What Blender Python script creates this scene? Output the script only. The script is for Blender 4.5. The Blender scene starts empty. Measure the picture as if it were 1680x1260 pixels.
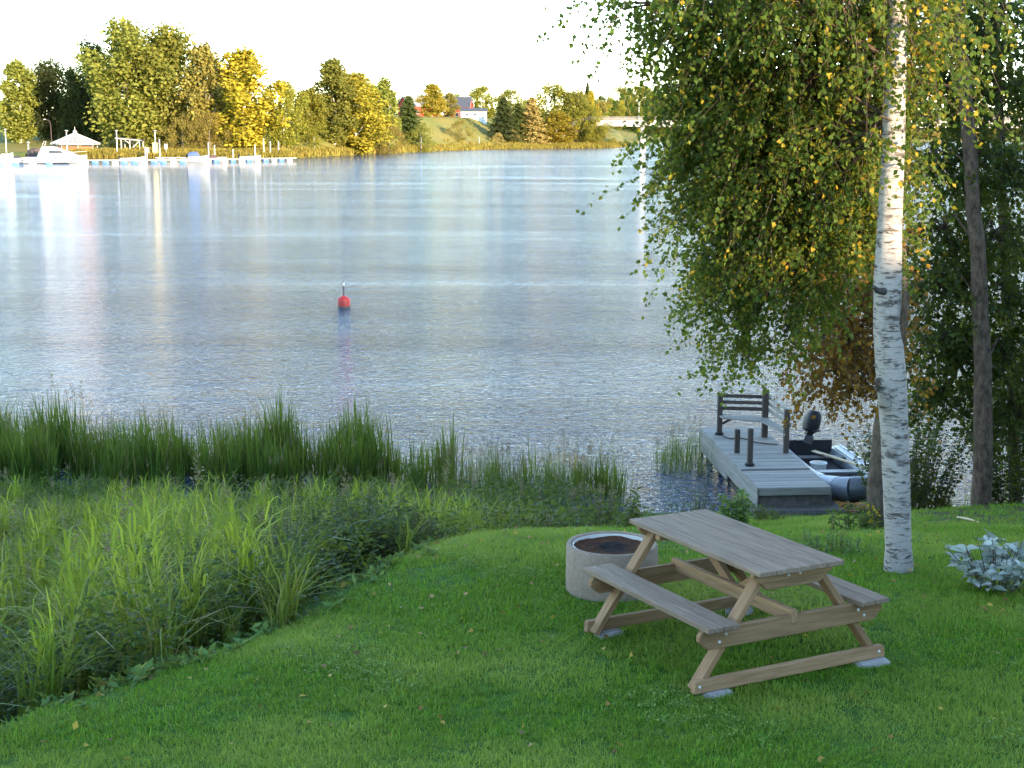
import bpy, bmesh, math, random
import numpy as np
from mathutils import Vector, Matrix, Euler

# ------------------------------------------------------------------ camera, sky, sun, exposure
scn = bpy.context.scene
COL = scn.collection
F_PX, CAM_H, Y_HOR = 2400.0, 3.6, 218.0          # focal length in photo pixels, eye height, horizon row
PITCH = math.atan((630 - Y_HOR) / F_PX)
WATER_Z = -3.4
SUN_AZ, SUN_EL = math.radians(142), math.radians(12)   # azimuth clockwise from the view direction (+Y)

cam_d = bpy.data.cameras.new('camera'); cam = bpy.data.objects.new('camera', cam_d); COL.objects.link(cam)
cam.location = (0, 0, CAM_H); cam.rotation_euler = (math.pi/2 - PITCH, 0, 0)
cam_d.sensor_width = 36; cam_d.lens = 36 * F_PX / 1680; cam_d.clip_end = 30000; cam_d.clip_start = .05
scn.camera = cam

world = bpy.data.worlds.new('World'); scn.world = world; world.use_nodes = True
wn, wl = world.node_tree.nodes, world.node_tree.links
sky = wn.new('ShaderNodeTexSky'); sky.sky_type = 'NISHITA'; sky.sun_disc = False
sky.sun_elevation = SUN_EL; sky.sun_rotation = SUN_AZ; sky.air_density = .8; sky.dust_density = .0; sky.ozone_density = 1.8
wl.new(sky.outputs[0], wn['Background'].inputs[0]); wn['Background'].inputs[1].default_value = .15

sd = bpy.data.lights.new('sun', 'SUN'); sd.energy = 2.4; sd.angle = math.radians(.6); sd.color = (1, .83, .62)
sun = bpy.data.objects.new('sun', sd); COL.objects.link(sun)
sdir = Vector((math.sin(SUN_AZ)*math.cos(SUN_EL), math.cos(SUN_AZ)*math.cos(SUN_EL), math.sin(SUN_EL)))
sun.rotation_euler = sdir.to_track_quat('Z', 'Y').to_euler(); sun.location = (20, -20, 30)
vs = scn.view_settings; vs.view_transform = 'Standard'; vs.look = 'None'; vs.exposure = 2.95; vs.gamma = 1; vs.use_curve_mapping = False
vs.use_white_balance = True; vs.white_balance_temperature = 7450; vs.white_balance_tint = 10     # the camera's own balance: set for open shade
cy = scn.cycles
cy.max_bounces = 6; cy.diffuse_bounces = 3; cy.glossy_bounces = 3; cy.transmission_bounces = 3; cy.transparent_max_bounces = 4
cy.caustics_reflective = False; cy.caustics_refractive = False
try: cy.use_denoising = True
except Exception: pass

rng = np.random.default_rng(7); random.seed(7)

# ------------------------------------------------------------------ pixel <-> place
CP, SP = math.cos(PITCH), math.sin(PITCH)
def ray(px, py):
    u, v = (px-840)/F_PX, (630-py)/F_PX
    return Vector((u, CP + v*SP, -SP + v*CP))
def onz(px, py, z):
    r = ray(px, py); t = (z-CAM_H)/r.z; return Vector((r.x*t, r.y*t, z))
def aty(px, py, y):
    r = ray(px, py); t = y/r.y; return Vector((r.x*t, y, CAM_H + r.z*t))

# ------------------------------------------------------------------ materials
MATS = {}
class NT:
    def __init__(s, name):
        s.m = bpy.data.materials.new(name); s.m.use_nodes = True; s.t = s.m.node_tree; s.n = s.t.nodes; s.l = s.t.links
        s.b = s.n['Principled BSDF']; s.out = s.n['Material Output']; MATS[name] = s.m
    def node(s, typ, **kw):
        n = s.n.new(typ)
        for k, v in kw.items():
            if k in ('i',):
                for kk, vv in v.items():
                    if hasattr(vv, 'node'): s.l.new(vv, n.inputs[kk])
                    else: n.inputs[kk].default_value = vv
            else: setattr(n, k, v)
        return n
    def coord(s, which='Object', scale=(1,1,1), rnd=False):
        tc = s.node('ShaderNodeTexCoord'); v = tc.outputs[which]
        if rnd:
            oi = s.node('ShaderNodeObjectInfo'); a = s.node('ShaderNodeVectorMath', operation='MULTIPLY_ADD')
            s.l.new(oi.outputs['Random'], a.inputs[0]); a.inputs[1].default_value = (37, 91, 53); s.l.new(v, a.inputs[2]); v = a.outputs[0]
        m = s.node('ShaderNodeMapping'); s.l.new(v, m.inputs[0]); m.inputs['Scale'].default_value = scale
        return m.outputs[0]
    def noise(s, vec, scale=5, detail=4, rough=.55, dist=0):
        n = s.node('ShaderNodeTexNoise'); s.l.new(vec, n.inputs['Vector'])
        n.inputs['Scale'].default_value = scale; n.inputs['Detail'].default_value = detail; n.inputs['Roughness'].default_value = rough; n.inputs['Distortion'].default_value = dist
        return n.outputs['Fac']
    def ramp(s, fac, stops, interp='LINEAR'):
        r = s.node('ShaderNodeValToRGB'); s.l.new(fac, r.inputs[0]); e = r.color_ramp.elements; r.color_ramp.interpolation = interp
        while len(e) < len(stops): e.new(.5)
        for k, (p, c) in enumerate(stops):
            e[k].position = p; e[k].color = (*c, 1) if len(c) == 3 else c
        return r.outputs[0]
    def mix(s, fac, a, b, mode='MIX'):
        m = s.node('ShaderNodeMixRGB', blend_type=mode)
        for k, v in ((0, fac), (1, a), (2, b)):
            if hasattr(v, 'node'): s.l.new(v, m.inputs[k])
            else: m.inputs[k].default_value = v if k == 0 else ((*v, 1) if len(v) == 3 else v)
        return m.outputs[0]
    def math(s, op, a, b=0.5):
        m = s.node('ShaderNodeMath', operation=op)
        for k, v in ((0, a), (1, b)):
            if hasattr(v, 'node'): s.l.new(v, m.inputs[k])
            else: m.inputs[k].default_value = v
        return m.outputs[0]
    def col(s, c):
        if hasattr(c, 'node'): s.l.new(c, s.b.inputs['Base Color'])
        else: s.b.inputs['Base Color'].default_value = (*c, 1)
    def bump(s, h, strength=.4, dist=.01):
        b = s.node('ShaderNodeBump'); s.l.new(h, b.inputs['Height']); b.inputs['Strength'].default_value = strength; b.inputs['Distance'].default_value = dist
        s.l.new(b.outputs[0], s.b.inputs['Normal'])
    def set(s, **kw):
        for k, v in kw.items(): s.b.inputs[k.replace('_', ' ')].default_value = v
        return s.m

def m_plain(name, c, rough=.6, metal=0, var=.12, scale=6, spec=.4):
    t = NT(name); v = t.coord(rnd=True); n = t.noise(v, scale, 5)
    t.col(t.ramp(n, [(.3, [k*(1-var) for k in c]), (.7, [min(1, k*(1+var)) for k in c])])); t.bump(n, .15, .01)
    return t.set(Roughness=rough, Metallic=metal, Specular_IOR_Level=spec)

def m_wood(name, dark, mid, light, rough=.75, gs=1.0):
    t = NT(name); v = t.coord(scale=(1.6*gs, 26*gs, 26*gs), rnd=True)
    g = t.noise(v, 1.6, 6, .65, .6); v2 = t.coord(scale=(1, 3, 3), rnd=True); p = t.noise(v2, 1.7, 4)
    c = t.ramp(g, [(.25, dark), (.5, mid), (.75, light)])
    c = t.mix(t.math('MULTIPLY', p, .55), c, [k*.72 for k in mid], 'MIX')
    oi = t.node('ShaderNodeObjectInfo'); hv = t.node('ShaderNodeHueSaturation'); t.l.new(c, hv.inputs['Color'])
    t.l.new(t.math('ADD', t.math('MULTIPLY', oi.outputs['Random'], .35), .82), hv.inputs['Value'])
    t.col(hv.outputs[0]); t.bump(g, .35, .004)
    return t.set(Roughness=rough, Specular_IOR_Level=.25)

def m_leaf(name, stops, trans=.45, rough=.55, tcol=None, loc=None, spec=.15):
    """leaf colour by the leaf's own random value; half of the light goes through"""
    t = NT(name); a = t.node('ShaderNodeAttribute', attribute_name='var'); fac = a.outputs['Fac']
    oi = t.node('ShaderNodeObjectInfo')
    c = t.ramp(fac, stops)
    hv = t.node('ShaderNodeHueSaturation'); t.l.new(c, hv.inputs['Color'])
    t.l.new(t.math('ADD', t.math('MULTIPLY', oi.outputs['Random'], .4), .8), hv.inputs['Value'])
    t.l.new(t.math('ADD', t.math('MULTIPLY', oi.outputs['Random'], .03), .485), hv.inputs['Hue'])
    c = hv.outputs[0]
    if loc:                                     # patches over the ground, by where the plant grows
        n = t.node('ShaderNodeTexNoise'); t.l.new(oi.outputs['Location'], n.inputs['Vector']); n.inputs['Scale'].default_value = loc[0]; n.inputs['Detail'].default_value = 3
        f = t.node('ShaderNodeMapRange'); t.l.new(n.outputs['Fac'], f.inputs[0]); f.inputs[1].default_value = .44; f.inputs[2].default_value = .62
        c = t.mix(f.outputs[0], c, t.mix(.75, c, loc[1]))
    t.col(c); t.b.inputs['Roughness'].default_value = rough; t.b.inputs['Specular IOR Level'].default_value = spec
    tr = t.node('ShaderNodeBsdfTranslucent'); t.l.new(t.mix(.35, c, (.55, .6, .05), 'MIX') if tcol is None else t.mix(.5, c, tcol), tr.inputs[0])
    mx = t.node('ShaderNodeMixShader'); mx.inputs[0].default_value = trans
    t.l.new(t.b.outputs[0], mx.inputs[1]); t.l.new(tr.outputs[0], mx.inputs[2]); t.l.new(mx.outputs[0], t.out.inputs[0])
    return t.m

def build_materials():
    # ground
    t = NT('ground'); v = t.coord(); n1 = t.noise(v, .35, 4); n2 = t.noise(v, 9, 6, .7)
    grass = t.ramp(n2, [(.3, (.022, .055, .008)), (.55, (.045, .11, .016)), (.75, (.08, .16, .028))])
    soil = t.ramp(n2, [(.3, (.025, .018, .011)), (.7, (.075, .058, .038))])
    f = t.ramp(n1, [(.56, (0, 0, 0)), (.68, (1, 1, 1))]); sp = t.node('ShaderNodeSeparateXYZ'); t.l.new(v, sp.inputs[0])
    near = t.math('MULTIPLY', t.math('SMOOTH_MIN', t.math('MAXIMUM', t.math('SUBTRACT', sp.outputs[0], 5.2), 0), 1.0), t.math('SMOOTH_MIN', t.math('MAXIMUM', t.math('MULTIPLY', t.math('SUBTRACT', sp.outputs[1], 14.5), .4), 0), 1.0))
    t.col(t.mix(t.math('MULTIPLY', near, .85), t.mix(f, grass, t.mix(.6, grass, soil)), soil)); t.bump(n2, .6, .04); t.set(Roughness=.95, Specular_IOR_Level=.1)
    t = NT('far_ground'); v = t.coord(); n1 = t.noise(v, .02, 5); n2 = t.noise(v, .6, 6, .7)
    c = t.mix(t.ramp(n1, [(.4, (0, 0, 0)), (.6, (1, 1, 1))]), (.10, .13, .025), (.23, .17, .05))
    t.col(t.mix(.3, c, t.ramp(n2, [(.3, (.05, .06, .02)), (.7, (.26, .22, .07))]))); t.bump(n2, .5, .3); t.set(Roughness=.95, Specular_IOR_Level=.1)
    # water
    t = NT('water'); t.col((.015, .04, .078)); t.set(Roughness=.04, IOR=1.333, Specular_IOR_Level=.5)
    v = t.coord(scale=(.95, 1.25, 1)); v2 = t.coord(scale=(.3, 1.5, 1)); v3 = t.coord(scale=(.016, .075, 1))
    a = t.noise(v, 4.6, 3, .6, .4); b = t.noise(v2, 2.0, 3, .5, 1.2); c = t.noise(t.coord(scale=(.6, 1, 1)), .7, 2, .5); p = t.noise(v3, 1.0, 4, .6, .4)
    calm = t.ramp(p, [(.34, (.4, .4, .4)), (.44, (.75, .75, .75)), (.54, (.95, .95, .95)), (.66, (1.25, 1.25, 1.25))])
    h = t.math('ADD', t.math('ADD', t.math('MULTIPLY', a, 1.15), t.math('MULTIPLY', b, .5)), t.math('MULTIPLY', c, 1.3)); h = t.math('MULTIPLY', h, calm)
    t.bump(h, 1.0, .165)
    # wood and built things
    m_wood('table_wood', (.105, .066, .042), (.225, .155, .108), (.345, .262, .195))
    m_wood('beam_wood', (.14, .074, .034), (.29, .165, .083), (.41, .26, .145))
    m_wood('dock_wood', (.13, .118, .10), (.25, .235, .205), (.36, .345, .31))
    m_wood('dock_dark', (.035, .026, .022), (.075, .057, .047), (.12, .095, .08))
    m_wood('pile_wood', (.02, .018, .015), (.05, .045, .04), (.09, .08, .07))
    m_wood('oar_wood', (.36, .25, .15), (.52, .40, .26), (.62, .5, .35))
    t = NT('concrete'); v = t.coord(); n = t.noise(v, 22, 6, .75); n2 = t.noise(v, 3, 4)
    sp = t.ramp(t.noise(v, 90, 2), [(.34, (.72, .68, .64)), (.5, (1, 1, 1))])
    c = t.mix(.9, t.ramp(n, [(.3, (.215, .145, .102)), (.7, (.35, .252, .188))]), sp, 'MULTIPLY'); t.col(t.mix(t.math('MULTIPLY', n2, .5), c, (.2, .19, .16))); t.bump(n, .5, .006); t.set(Roughness=.9, Specular_IOR_Level=.2)
    m_plain('old_concrete', (.115, .105, .095), .95, var=.3, scale=12, spec=.15)
    m_plain('paver', (.33, .32, .31), .9, var=.15, scale=20, spec=.2)
    t = NT('ash'); v = t.coord(); n = t.noise(v, 16, 6, .75); n2 = t.noise(v, 5, 3)
    sx = t.node('ShaderNodeSeparateXYZ'); t.l.new(v, sx.inputs[0]); rr = t.math('SQRT', t.math('ADD', t.math('POWER', sx.outputs[0], 2), t.math('POWER', sx.outputs[1], 2)))
    soot = t.math('ADD', t.math('MULTIPLY', rr, 2.0), t.math('MULTIPLY', n2, .7))          # black where the fire burns, rusty round it
    c = t.mix(t.ramp(soot, [(.55, (1, 1, 1)), (.8, (0, 0, 0))]), t.ramp(n, [(.3, (.035, .016, .01)), (.7, (.12, .052, .025))]), t.ramp(n, [(.3, (.008, .007, .007)), (.7, (.035, .03, .028))])); t.col(c); t.bump(n, 1, .03); t.set(Roughness=1, Specular_IOR_Level=.1)
    m_plain('rusty_steel', (.11, .05, .028), .8, .3, var=.4, scale=18)
    m_plain('galvanised', (.62, .62, .60), .45, .25)
    m_plain('black_plastic', (.012, .012, .013), .6, var=.2, spec=.2)
    m_plain('dark_interior', (.02, .021, .023), .6, var=.3)
    m_plain('boat_grey', (.19, .21, .235), .35, var=.1, spec=.5)
    m_plain('boat_hull_grey', (.075, .083, .092), .4, var=.12, spec=.5)
    m_plain('boat_light', (.3, .32, .345), .35, var=.06)
    m_plain('bucket_plastic', (.62, .65, .62), .5, var=.05)
    m_plain('buoy_red', (.36, .022, .02), .45, var=.2, scale=4)
    m_plain('buoy_pole', (.07, .07, .08), .5, .3)
    m_plain('white_paint', (.32, .315, .30), .5, var=.05)
    m_plain('white_gelcoat', (.32, .32, .32), .3, var=.03, scale=1, spec=.5)
    m_plain('lamp_metal', (.55, .55, .54), .5, .2)
    m_plain('dark_metal', (.08, .08, .085), .5, .4)
    m_plain('roof_grey', (.22, .21, .21), .8, var=.12, scale=2)
    m_plain('roof_dark', (.055, .06, .075), .6, var=.15, scale=1)
    m_plain('barn_red', (.36, .045, .03), .85, var=.15, scale=1)
    m_plain('house_white', (.62, .62, .6), .7, var=.06, scale=1)
    m_plain('panel_red', (.5, .1, .05), .6, var=.08)
    m_plain('glass_dark', (.02, .024, .03), .12, var=.2, spec=.6)
    m_plain('canvas_brown', (.075, .05, .045), .8)
    m_plain('canvas_blue', (.06, .1, .22), .7)
    m_plain('float_blue', (.08, .22, .5), .5, var=.2)
    m_plain('float_white', (.6, .64, .66), .5, var=.1)
    m_plain('pontoon_wood', (.42, .36, .29), .85, var=.15)
    m_plain('board_yellow', (.62, .48, .2), .7)
    m_plain('bridge_concrete', (.33, .31, .285), .85, var=.06, scale=.2)
    m_plain('house_yellow', (.55, .42, .2), .8)
    # bark
    t = NT('birch_bark'); v = t.coord(scale=(1, 1, 4.2)); n = t.noise(v, 7, 5, .7, .3); n2 = t.noise(t.coord(scale=(.8, .8, 1.6)), 2.2, 4, .6); n3 = t.noise(t.coord(scale=(2, 2, 14)), 4, 4, .6)
    c = t.ramp(n3, [(.3, (.15, .13, .115)), (.5, (.35, .32, .29)), (.7, (.26, .22, .185))])
    c = t.mix(t.ramp(n, [(.53, (0, 0, 0)), (.60, (1, 1, 1))]), c, (.075, .06, .05))
    c = t.mix(t.ramp(n2, [(.57, (0, 0, 0)), (.64, (1, 1, 1))]), c, (.045, .038, .033)); t.col(c); t.bump(n, .5, .012); t.set(Roughness=.75, Specular_IOR_Level=.2)
    for nm, a, b in (('brown_bark', (.045, .032, .024), (.16, .12, .09)), ('dark_bark', (.024, .016, .011), (.13, .092, .066)), ('far_bark', (.10, .08, .065), (.30, .26, .22)), ('far_birch_bark', (.3, .27, .24), (.6, .56, .5))):
        t = NT(nm); v = t.coord(scale=(1, 1, .5)); n = t.noise(v, 14 if 'far' not in nm else 1, 6, .7); t.col(t.ramp(n, [(.32, a), (.68, b)])); t.bump(n, .8, .02); t.set(Roughness=.9, Specular_IOR_Level=.15)
    # near leaves
    m_leaf('birch_leaf', [(0, (.022, .046, .010)), (.5, (.05, .092, .017)), (.76, (.095, .135, .024)), (.86, (.22, .18, .022)), (1, (.36, .22, .025))], .45)
    m_leaf('brown_leaf', [(0, (.06, .05, .014)), (.4, (.14, .08, .018)), (.75, (.24, .11, .02)), (1, (.36, .19, .03))], .4, tcol=(.5, .2, .03))
    m_leaf('alder_leaf', [(0, (.012, .028, .008)), (.6, (.028, .06, .014)), (.9, (.055, .09, .02)), (1, (.22, .15, .02))], .35)
    m_leaf('shrub_leaf', [(0, (.012, .030, .010)), (.6, (.028, .068, .020)), (1, (.06, .11, .03))], .3)
    m_leaf('weed_leaf', [(0, (.02, .045, .012)), (.6, (.045, .09, .02)), (.9, (.08, .12, .025)), (1, (.18, .07, .03))], .35)
    m_leaf('edge_leaf', [(0, (.05, .11, .025)), (.6, (.10, .19, .05)), (.9, (.17, .24, .06)), (1, (.38, .27, .06))], .35)
    m_leaf('silver_leaf', [(0, (.16, .20, .15)), (.5, (.31, .35, .30)), (1, (.44, .47, .43))], .2, tcol=(.4, .5, .4))
    m_leaf('yellow_leaf', [(0, (.4, .28, .01)), (1, (.6, .45, .02))], .4)
    m_leaf('fallen_leaf', [(0, (.10, .05, .025)), (.4, (.30, .17, .05)), (.7, (.46, .32, .05)), (1, (.36, .20, .10))], .2)
    m_leaf('lawn_grass', [(0, (.028, .10, .008)), (.5, (.07, .22, .014)), (.9, (.13, .31, .026)), (1, (.26, .29, .08))], .4, loc=(.5, (.30, .36, .07)))
    m_leaf('tall_grass', [(0, (.05, .10, .016)), (.45, (.12, .19, .028)), (.78, (.23, .28, .05)), (.88, (.30, .25, .09)), (1, (.26, .19, .10))], .4, loc=(.4, (.05, .13, .02)))
    m_leaf('clover_leaf', [(0, (.07, .16, .035)), (.6, (.14, .25, .05)), (1, (.24, .30, .08))], .35)
    m_leaf('reed_grass', [(0, (.08, .14, .02)), (.5, (.20, .27, .035)), (.85, (.38, .40, .06)), (1, (.42, .35, .11))], .5)
    m_leaf('reed', [(0, (.018, .05, .010)), (.6, (.04, .10, .018)), (.9, (.08, .13, .025)), (1, (.16, .11, .05))], .35)
    m_leaf('seed_head', [(0, (.13, .10, .06)), (1, (.28, .22, .14))], .3, tcol=(.3, .22, .12))
    m_leaf('shore_grass', [(0, (.12, .10, .02)), (.6, (.25, .19, .04)), (1, (.34, .27, .07))], .3)
    # far crowns
    for nm, a, b, c in (('far_olive', (.075, .085, .018), (.145, .15, .032), (.22, .21, .045)),
                        ('far_yellow', (.12, .10, .016), (.24, .19, .026), (.35, .28, .04)),
                        ('far_gold', (.14, .115, .016), (.26, .205, .026), (.36, .28, .035)),
                        ('far_yellowgreen', (.085, .092, .016), (.17, .165, .026), (.26, .235, .035)),
                        ('far_dark', (.022, .034, .016), (.045, .062, .026), (.085, .105, .036)),
                        ('far_spruce', (.022, .032, .012), (.05, .065, .02), (.10, .105, .03)),
                        ('far_tan', (.13, .09, .035), (.23, .16, .06), (.32, .23, .09)),
                        ('far_brown', (.09, .072, .022), (.165, .13, .036), (.25, .20, .055))):
        g = 1.0 if nm == 'far_dark' else 1.35; m_leaf(nm, [(0, [k*g*1.3 for k in a]), (.55, [k*g for k in b]), (1, [k*g for k in c])], .4, .7, tcol=(.45, .42, .05), spec=.1)
build_materials()

# ------------------------------------------------------------------ mesh helpers
def link(name, data, parent=None, loc=(0,0,0), rot=(0,0,0)):
    o = bpy.data.objects.new(name, data); COL.objects.link(o); o.parent = parent; o.location = loc; o.rotation_euler = rot
    return o
def tag(o, label=None, cat=None, group=None, kind=None):
    for k, v in (('label', label), ('category', cat), ('group', group), ('kind', kind)):
        if v: o[k] = v
    return o
def thing(name, label, cat, loc=(0,0,0), rz=0, group=None):
    return tag(link(name, None, None, loc, (0,0,rz)), label, cat, group)

def fast_mesh(name, verts, faces, mat=None, var=None, smooth=False):
    verts = np.asarray(verts, np.float32); faces = np.asarray(faces, np.int32)
    me = bpy.data.meshes.new(name); n, k = faces.shape
    me.vertices.add(len(verts)); me.vertices.foreach_set('co', verts.ravel())
    me.loops.add(n*k); me.loops.foreach_set('vertex_index', faces.ravel())
    me.polygons.add(n); me.polygons.foreach_set('loop_start', np.arange(n, dtype=np.int32)*k); me.polygons.foreach_set('loop_total', np.full(n, k, np.int32))
    if smooth: me.polygons.foreach_set('use_smooth', np.ones(n, bool))
    if var is not None:
        at = me.attributes.new('var', 'FLOAT', 'FACE'); at.data.foreach_set('value', np.asarray(var, np.float32))
    me.update(calc_edges=True)
    if mat: me.materials.append(MATS[mat])
    return me

class MB:
    def __init__(s): s.v = []; s.f = []
    def add(s, vs, fs):
        b = len(s.v); s.v += [tuple(p) for p in vs]; s.f += [tuple(b+i for i in f) for f in fs]; return s
    def box(s, c, size, rot=None):
        hx, hy, hz = (k/2 for k in size); P = [Vector((sx*hx, sy*hy, sz*hz)) for sx in (-1,1) for sy in (-1,1) for sz in (-1,1)]
        if rot is not None: P = [rot @ p for p in P]
        return s.add([p + Vector(c) for p in P], [(0,1,3,2),(4,6,7,5),(0,4,5,1),(2,3,7,6),(0,2,6,4),(1,5,7,3)])
    def prism(s, poly, axis, a, b):
        """polygon in the plane across axis ('x': (y,z), 'y': (x,z), 'z': (x,y)) between a and b"""
        def P(p, t): return {'x': (t, p[0], p[1]), 'y': (p[0], t, p[1]), 'z': (p[0], p[1], t)}[axis]
        n = len(poly); s.add([P(p, a) for p in poly] + [P(p, b) for p in poly], [tuple(range(n-1, -1, -1)), tuple(range(n, 2*n))] + [(i, (i+1)%n, n+(i+1)%n, n+i) for i in range(n)])
        return s
    def tube(s, pts, rad, n=8, cap=True):
        pts = [Vector(p) for p in pts]; rad = rad if hasattr(rad, '__len__') else [rad]*len(pts); rings = []
        ref = Vector((.31, .77, .55))
        for i, p in enumerate(pts):
            d = (pts[min(i+1, len(pts)-1)] - pts[max(i-1, 0)]).normalized()
            a = d.cross(ref); a = a.normalized() if a.length > 1e-4 else d.orthogonal().normalized(); b = d.cross(a)
            rings.append([p + (a*math.cos(2*math.pi*k/n) + b*math.sin(2*math.pi*k/n))*rad[i] for k in range(n)])
        base = len(s.v)
        for r in rings: s.v += [tuple(q) for q in r]
        for i in range(len(rings)-1):
            for k in range(n): s.f.append((base+i*n+k, base+i*n+(k+1)%n, base+(i+1)*n+(k+1)%n, base+(i+1)*n+k))
        if cap:
            s.f.append(tuple(base+k for k in range(n-1, -1, -1))); s.f.append(tuple(base+(len(rings)-1)*n+k for k in range(n)))
        return s
    def lathe(s, prof, n=32, c=(0,0,0), closed=False):
        base = len(s.v); m = len(prof)
        for r, z in prof:
            for k in range(n): a = 2*math.pi*k/n; s.v.append((c[0]+r*math.cos(a), c[1]+r*math.sin(a), c[2]+z))
        for i in range(m if closed else m-1):
            j = (i+1) % m
            for k in range(n): s.f.append((base+i*n+k, base+i*n+(k+1)%n, base+j*n+(k+1)%n, base+j*n+k))
        return s
    def loft(s, rings, closed=True, caps=True):
        base = len(s.v); n = len(rings[0])
        for r in rings: s.v += [tuple(p) for p in r]
        for i in range(len(rings)-1):
            for k in range(n if closed else n-1): s.f.append((base+i*n+k, base+i*n+(k+1)%n, base+(i+1)*n+(k+1)%n, base+(i+1)*n+k))
        if caps:
            s.f.append(tuple(base+k for k in range(n-1, -1, -1))); s.f.append(tuple(base+(len(rings)-1)*n+k for k in range(n)))
        return s
    def mesh(s, name, mat, bevel=0, smooth=False, seg=1):
        me = bpy.data.meshes.new(name); me.from_pydata(s.v, [], s.f)
        bm = bmesh.new(); bm.from_mesh(me); bmesh.ops.recalc_face_normals(bm, faces=bm.faces)
        if bevel: bmesh.ops.bevel(bm, geom=list(bm.edges), offset=bevel, segments=seg, affect='EDGES', clamp_overlap=True)
        if smooth:
            for f in bm.faces: f.smooth = True
            for e in bm.edges:
                if e.is_manifold and e.calc_face_angle(0) > .7: e.smooth = False
        bm.to_mesh(me); bm.free(); me.materials.append(MATS[mat]); return me
    def obj(s, name, mat, parent=None, bevel=0, smooth=False, loc=(0,0,0), rot=(0,0,0), seg=1):
        return link(name, s.mesh(name, mat, bevel, smooth, seg), parent, loc, rot)

BEAMS = {}
def beam(name, mat, parent, p0, p1, w, h, up=(0,0,1), bevel=.004, warp=0):
    """a timber from p0 to p1 (centre line); local X runs along it; w across, h along 'up'"""
    p0, p1 = Vector(p0), Vector(p1); d = p1-p0; L = d.length; x = d.normalized(); y = Vector(up).cross(x)
    y = y.normalized() if y.length > 1e-4 else x.orthogonal().normalized(); z = x.cross(y)
    key = (round(L, 3), w, h, mat, bevel)
    if key not in BEAMS: BEAMS[key] = MB().box((0,0,0), (L, w, h)).mesh(name, mat, bevel)
    o = link(name, BEAMS[key], parent); M = Matrix((x, y, z)).transposed().to_4x4(); M.translation = (p0+p1)/2
    o.matrix_local = M
    if warp: o.rotation_euler.x += random.uniform(-warp, warp); o.location.z += random.uniform(-1, 1)*.0025
    return o

def unit(v): return v/np.maximum(np.linalg.norm(v, axis=1, keepdims=True), 1e-6)
def leaf_arrays(c, d, nrm, L, W, fold=.12):
    """two-triangle leaves: base c, pointing d, face normal nrm"""
    n = len(c); d = unit(d); s = unit(np.cross(d, nrm)); up = np.cross(s, d)
    L = np.broadcast_to(L, n)[:, None]; W = np.broadcast_to(W, n)[:, None]
    v = np.empty((n, 4, 3)); v[:, 0] = c; v[:, 1] = c + d*L*.42 + s*W*.5 + up*W*fold; v[:, 2] = c + d*L; v[:, 3] = c + d*L*.42 - s*W*.5 + up*W*fold
    i = np.arange(n)[:, None]*4; f = np.concatenate([i+[[0,1,2]], i+[[0,2,3]]], 1).reshape(-1, 3)
    return v.reshape(-1, 3), f
def blade_arrays(c, lean, L, W, bend, curve=1.0):
    """grass blades: base c, horizontal lean direction (unit xy), length, width, how far the tip bends out; 4 levels, 3-sided tip"""
    n = len(c); L = np.broadcast_to(L, n)[:, None]; W = np.broadcast_to(W, n)[:, None]; bend = np.broadcast_to(bend, n)[:, None]
    l3 = np.concatenate([lean, np.zeros((n, 1))], 1); s = np.stack([-lean[:, 1], lean[:, 0], np.zeros(n)], 1)
    def P(t): return c + l3*L*bend*(t**2) + np.array([0,0,1])*L*(t - .45*bend*t**3*curve)
    v = np.empty((n, 7, 3))
    for k, (t, w) in enumerate(((0, .8), (.4, 1), (.75, .65))): v[:, 2*k] = P(t) - s*W*w*.5; v[:, 2*k+1] = P(t) + s*W*w*.5
    v[:, 6] = P(1.0)
    i = np.arange(n)[:, None]*7
    f = np.concatenate([i+[[0,1,3]], i+[[0,3,2]], i+[[2,3,5]], i+[[2,5,4]], i+[[4,5,6]]], 1).reshape(-1, 3)
    return v.reshape(-1, 3), f
def rand_dirs(n, zb=0.0, r=rng):
    v = r.normal(size=(n, 3)); v[:, 2] += zb; return unit(v)

# ------------------------------------------------------------------ terrain
CTRL = np.array([
 (0,0,1.7),(-6,0,1.0),(6,0,1.9),(0,4,.75),(5,4,.8),(-4,4,.5),(-2.5,8.2,.04),(0,8,.08),(1.5,9.9,0),(.6,8.9,.02),(2.3,10.7,-.01),(3.5,9,.05),(3,11.2,-.06),(0,11,-.06),(1,12,-.12),(3.4,12.4,-.2),
 (-3.3,8.6,-.06),(-2.4,9.8,-.1),(-1.15,12.4,-.22),(-.87,14.3,-.52),(-3.5,6,.2),(-.2,9.5,.02),
 (4.6,17.7,-1.3),(7.1,21.6,-2.0),(5,25,-3.1),(7,25.3,-3.15),(10,20,-1.6),(9,12,.0),(6,10,.05),(6,14.5,-.5),
 (2,17,-1.25),(2.5,21.5,-2.5),(2,25.5,-3.2),(.3,16.6,-1.2),
 (-5,10.5,-1.4),(-4.5,8.9,-1.0),(-3.4,12.3,-1.3),(-2.6,15.5,-1.8),(-7,14,-2.1),(-8,22,-3.0),(-3,22,-2.9),(-1,18.5,-2.1),(0,22,-2.85),(-5,18,-2.4),
 (-14,29.5,-3.5),(-4,28,-3.5),(2,27,-3.5),(8,27.6,-3.5),(0,34,-4.2),(12,34,-4),(-14,38,-4.4),(15,27,-3.5),
 (-20,10,-2.6),(-15,0,-.8),(20,0,2.2),(20,15,-.6),(20,24,-2.8),(0,-20,3),(20,-20,3.5),(-20,-20,2),(-26,24,-3.2),(26,42,-5),(-26,42,-5)], float)
def _tps(r): return np.where(r > 1e-9, r*r*np.log(np.maximum(r, 1e-9)), 0)
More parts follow.
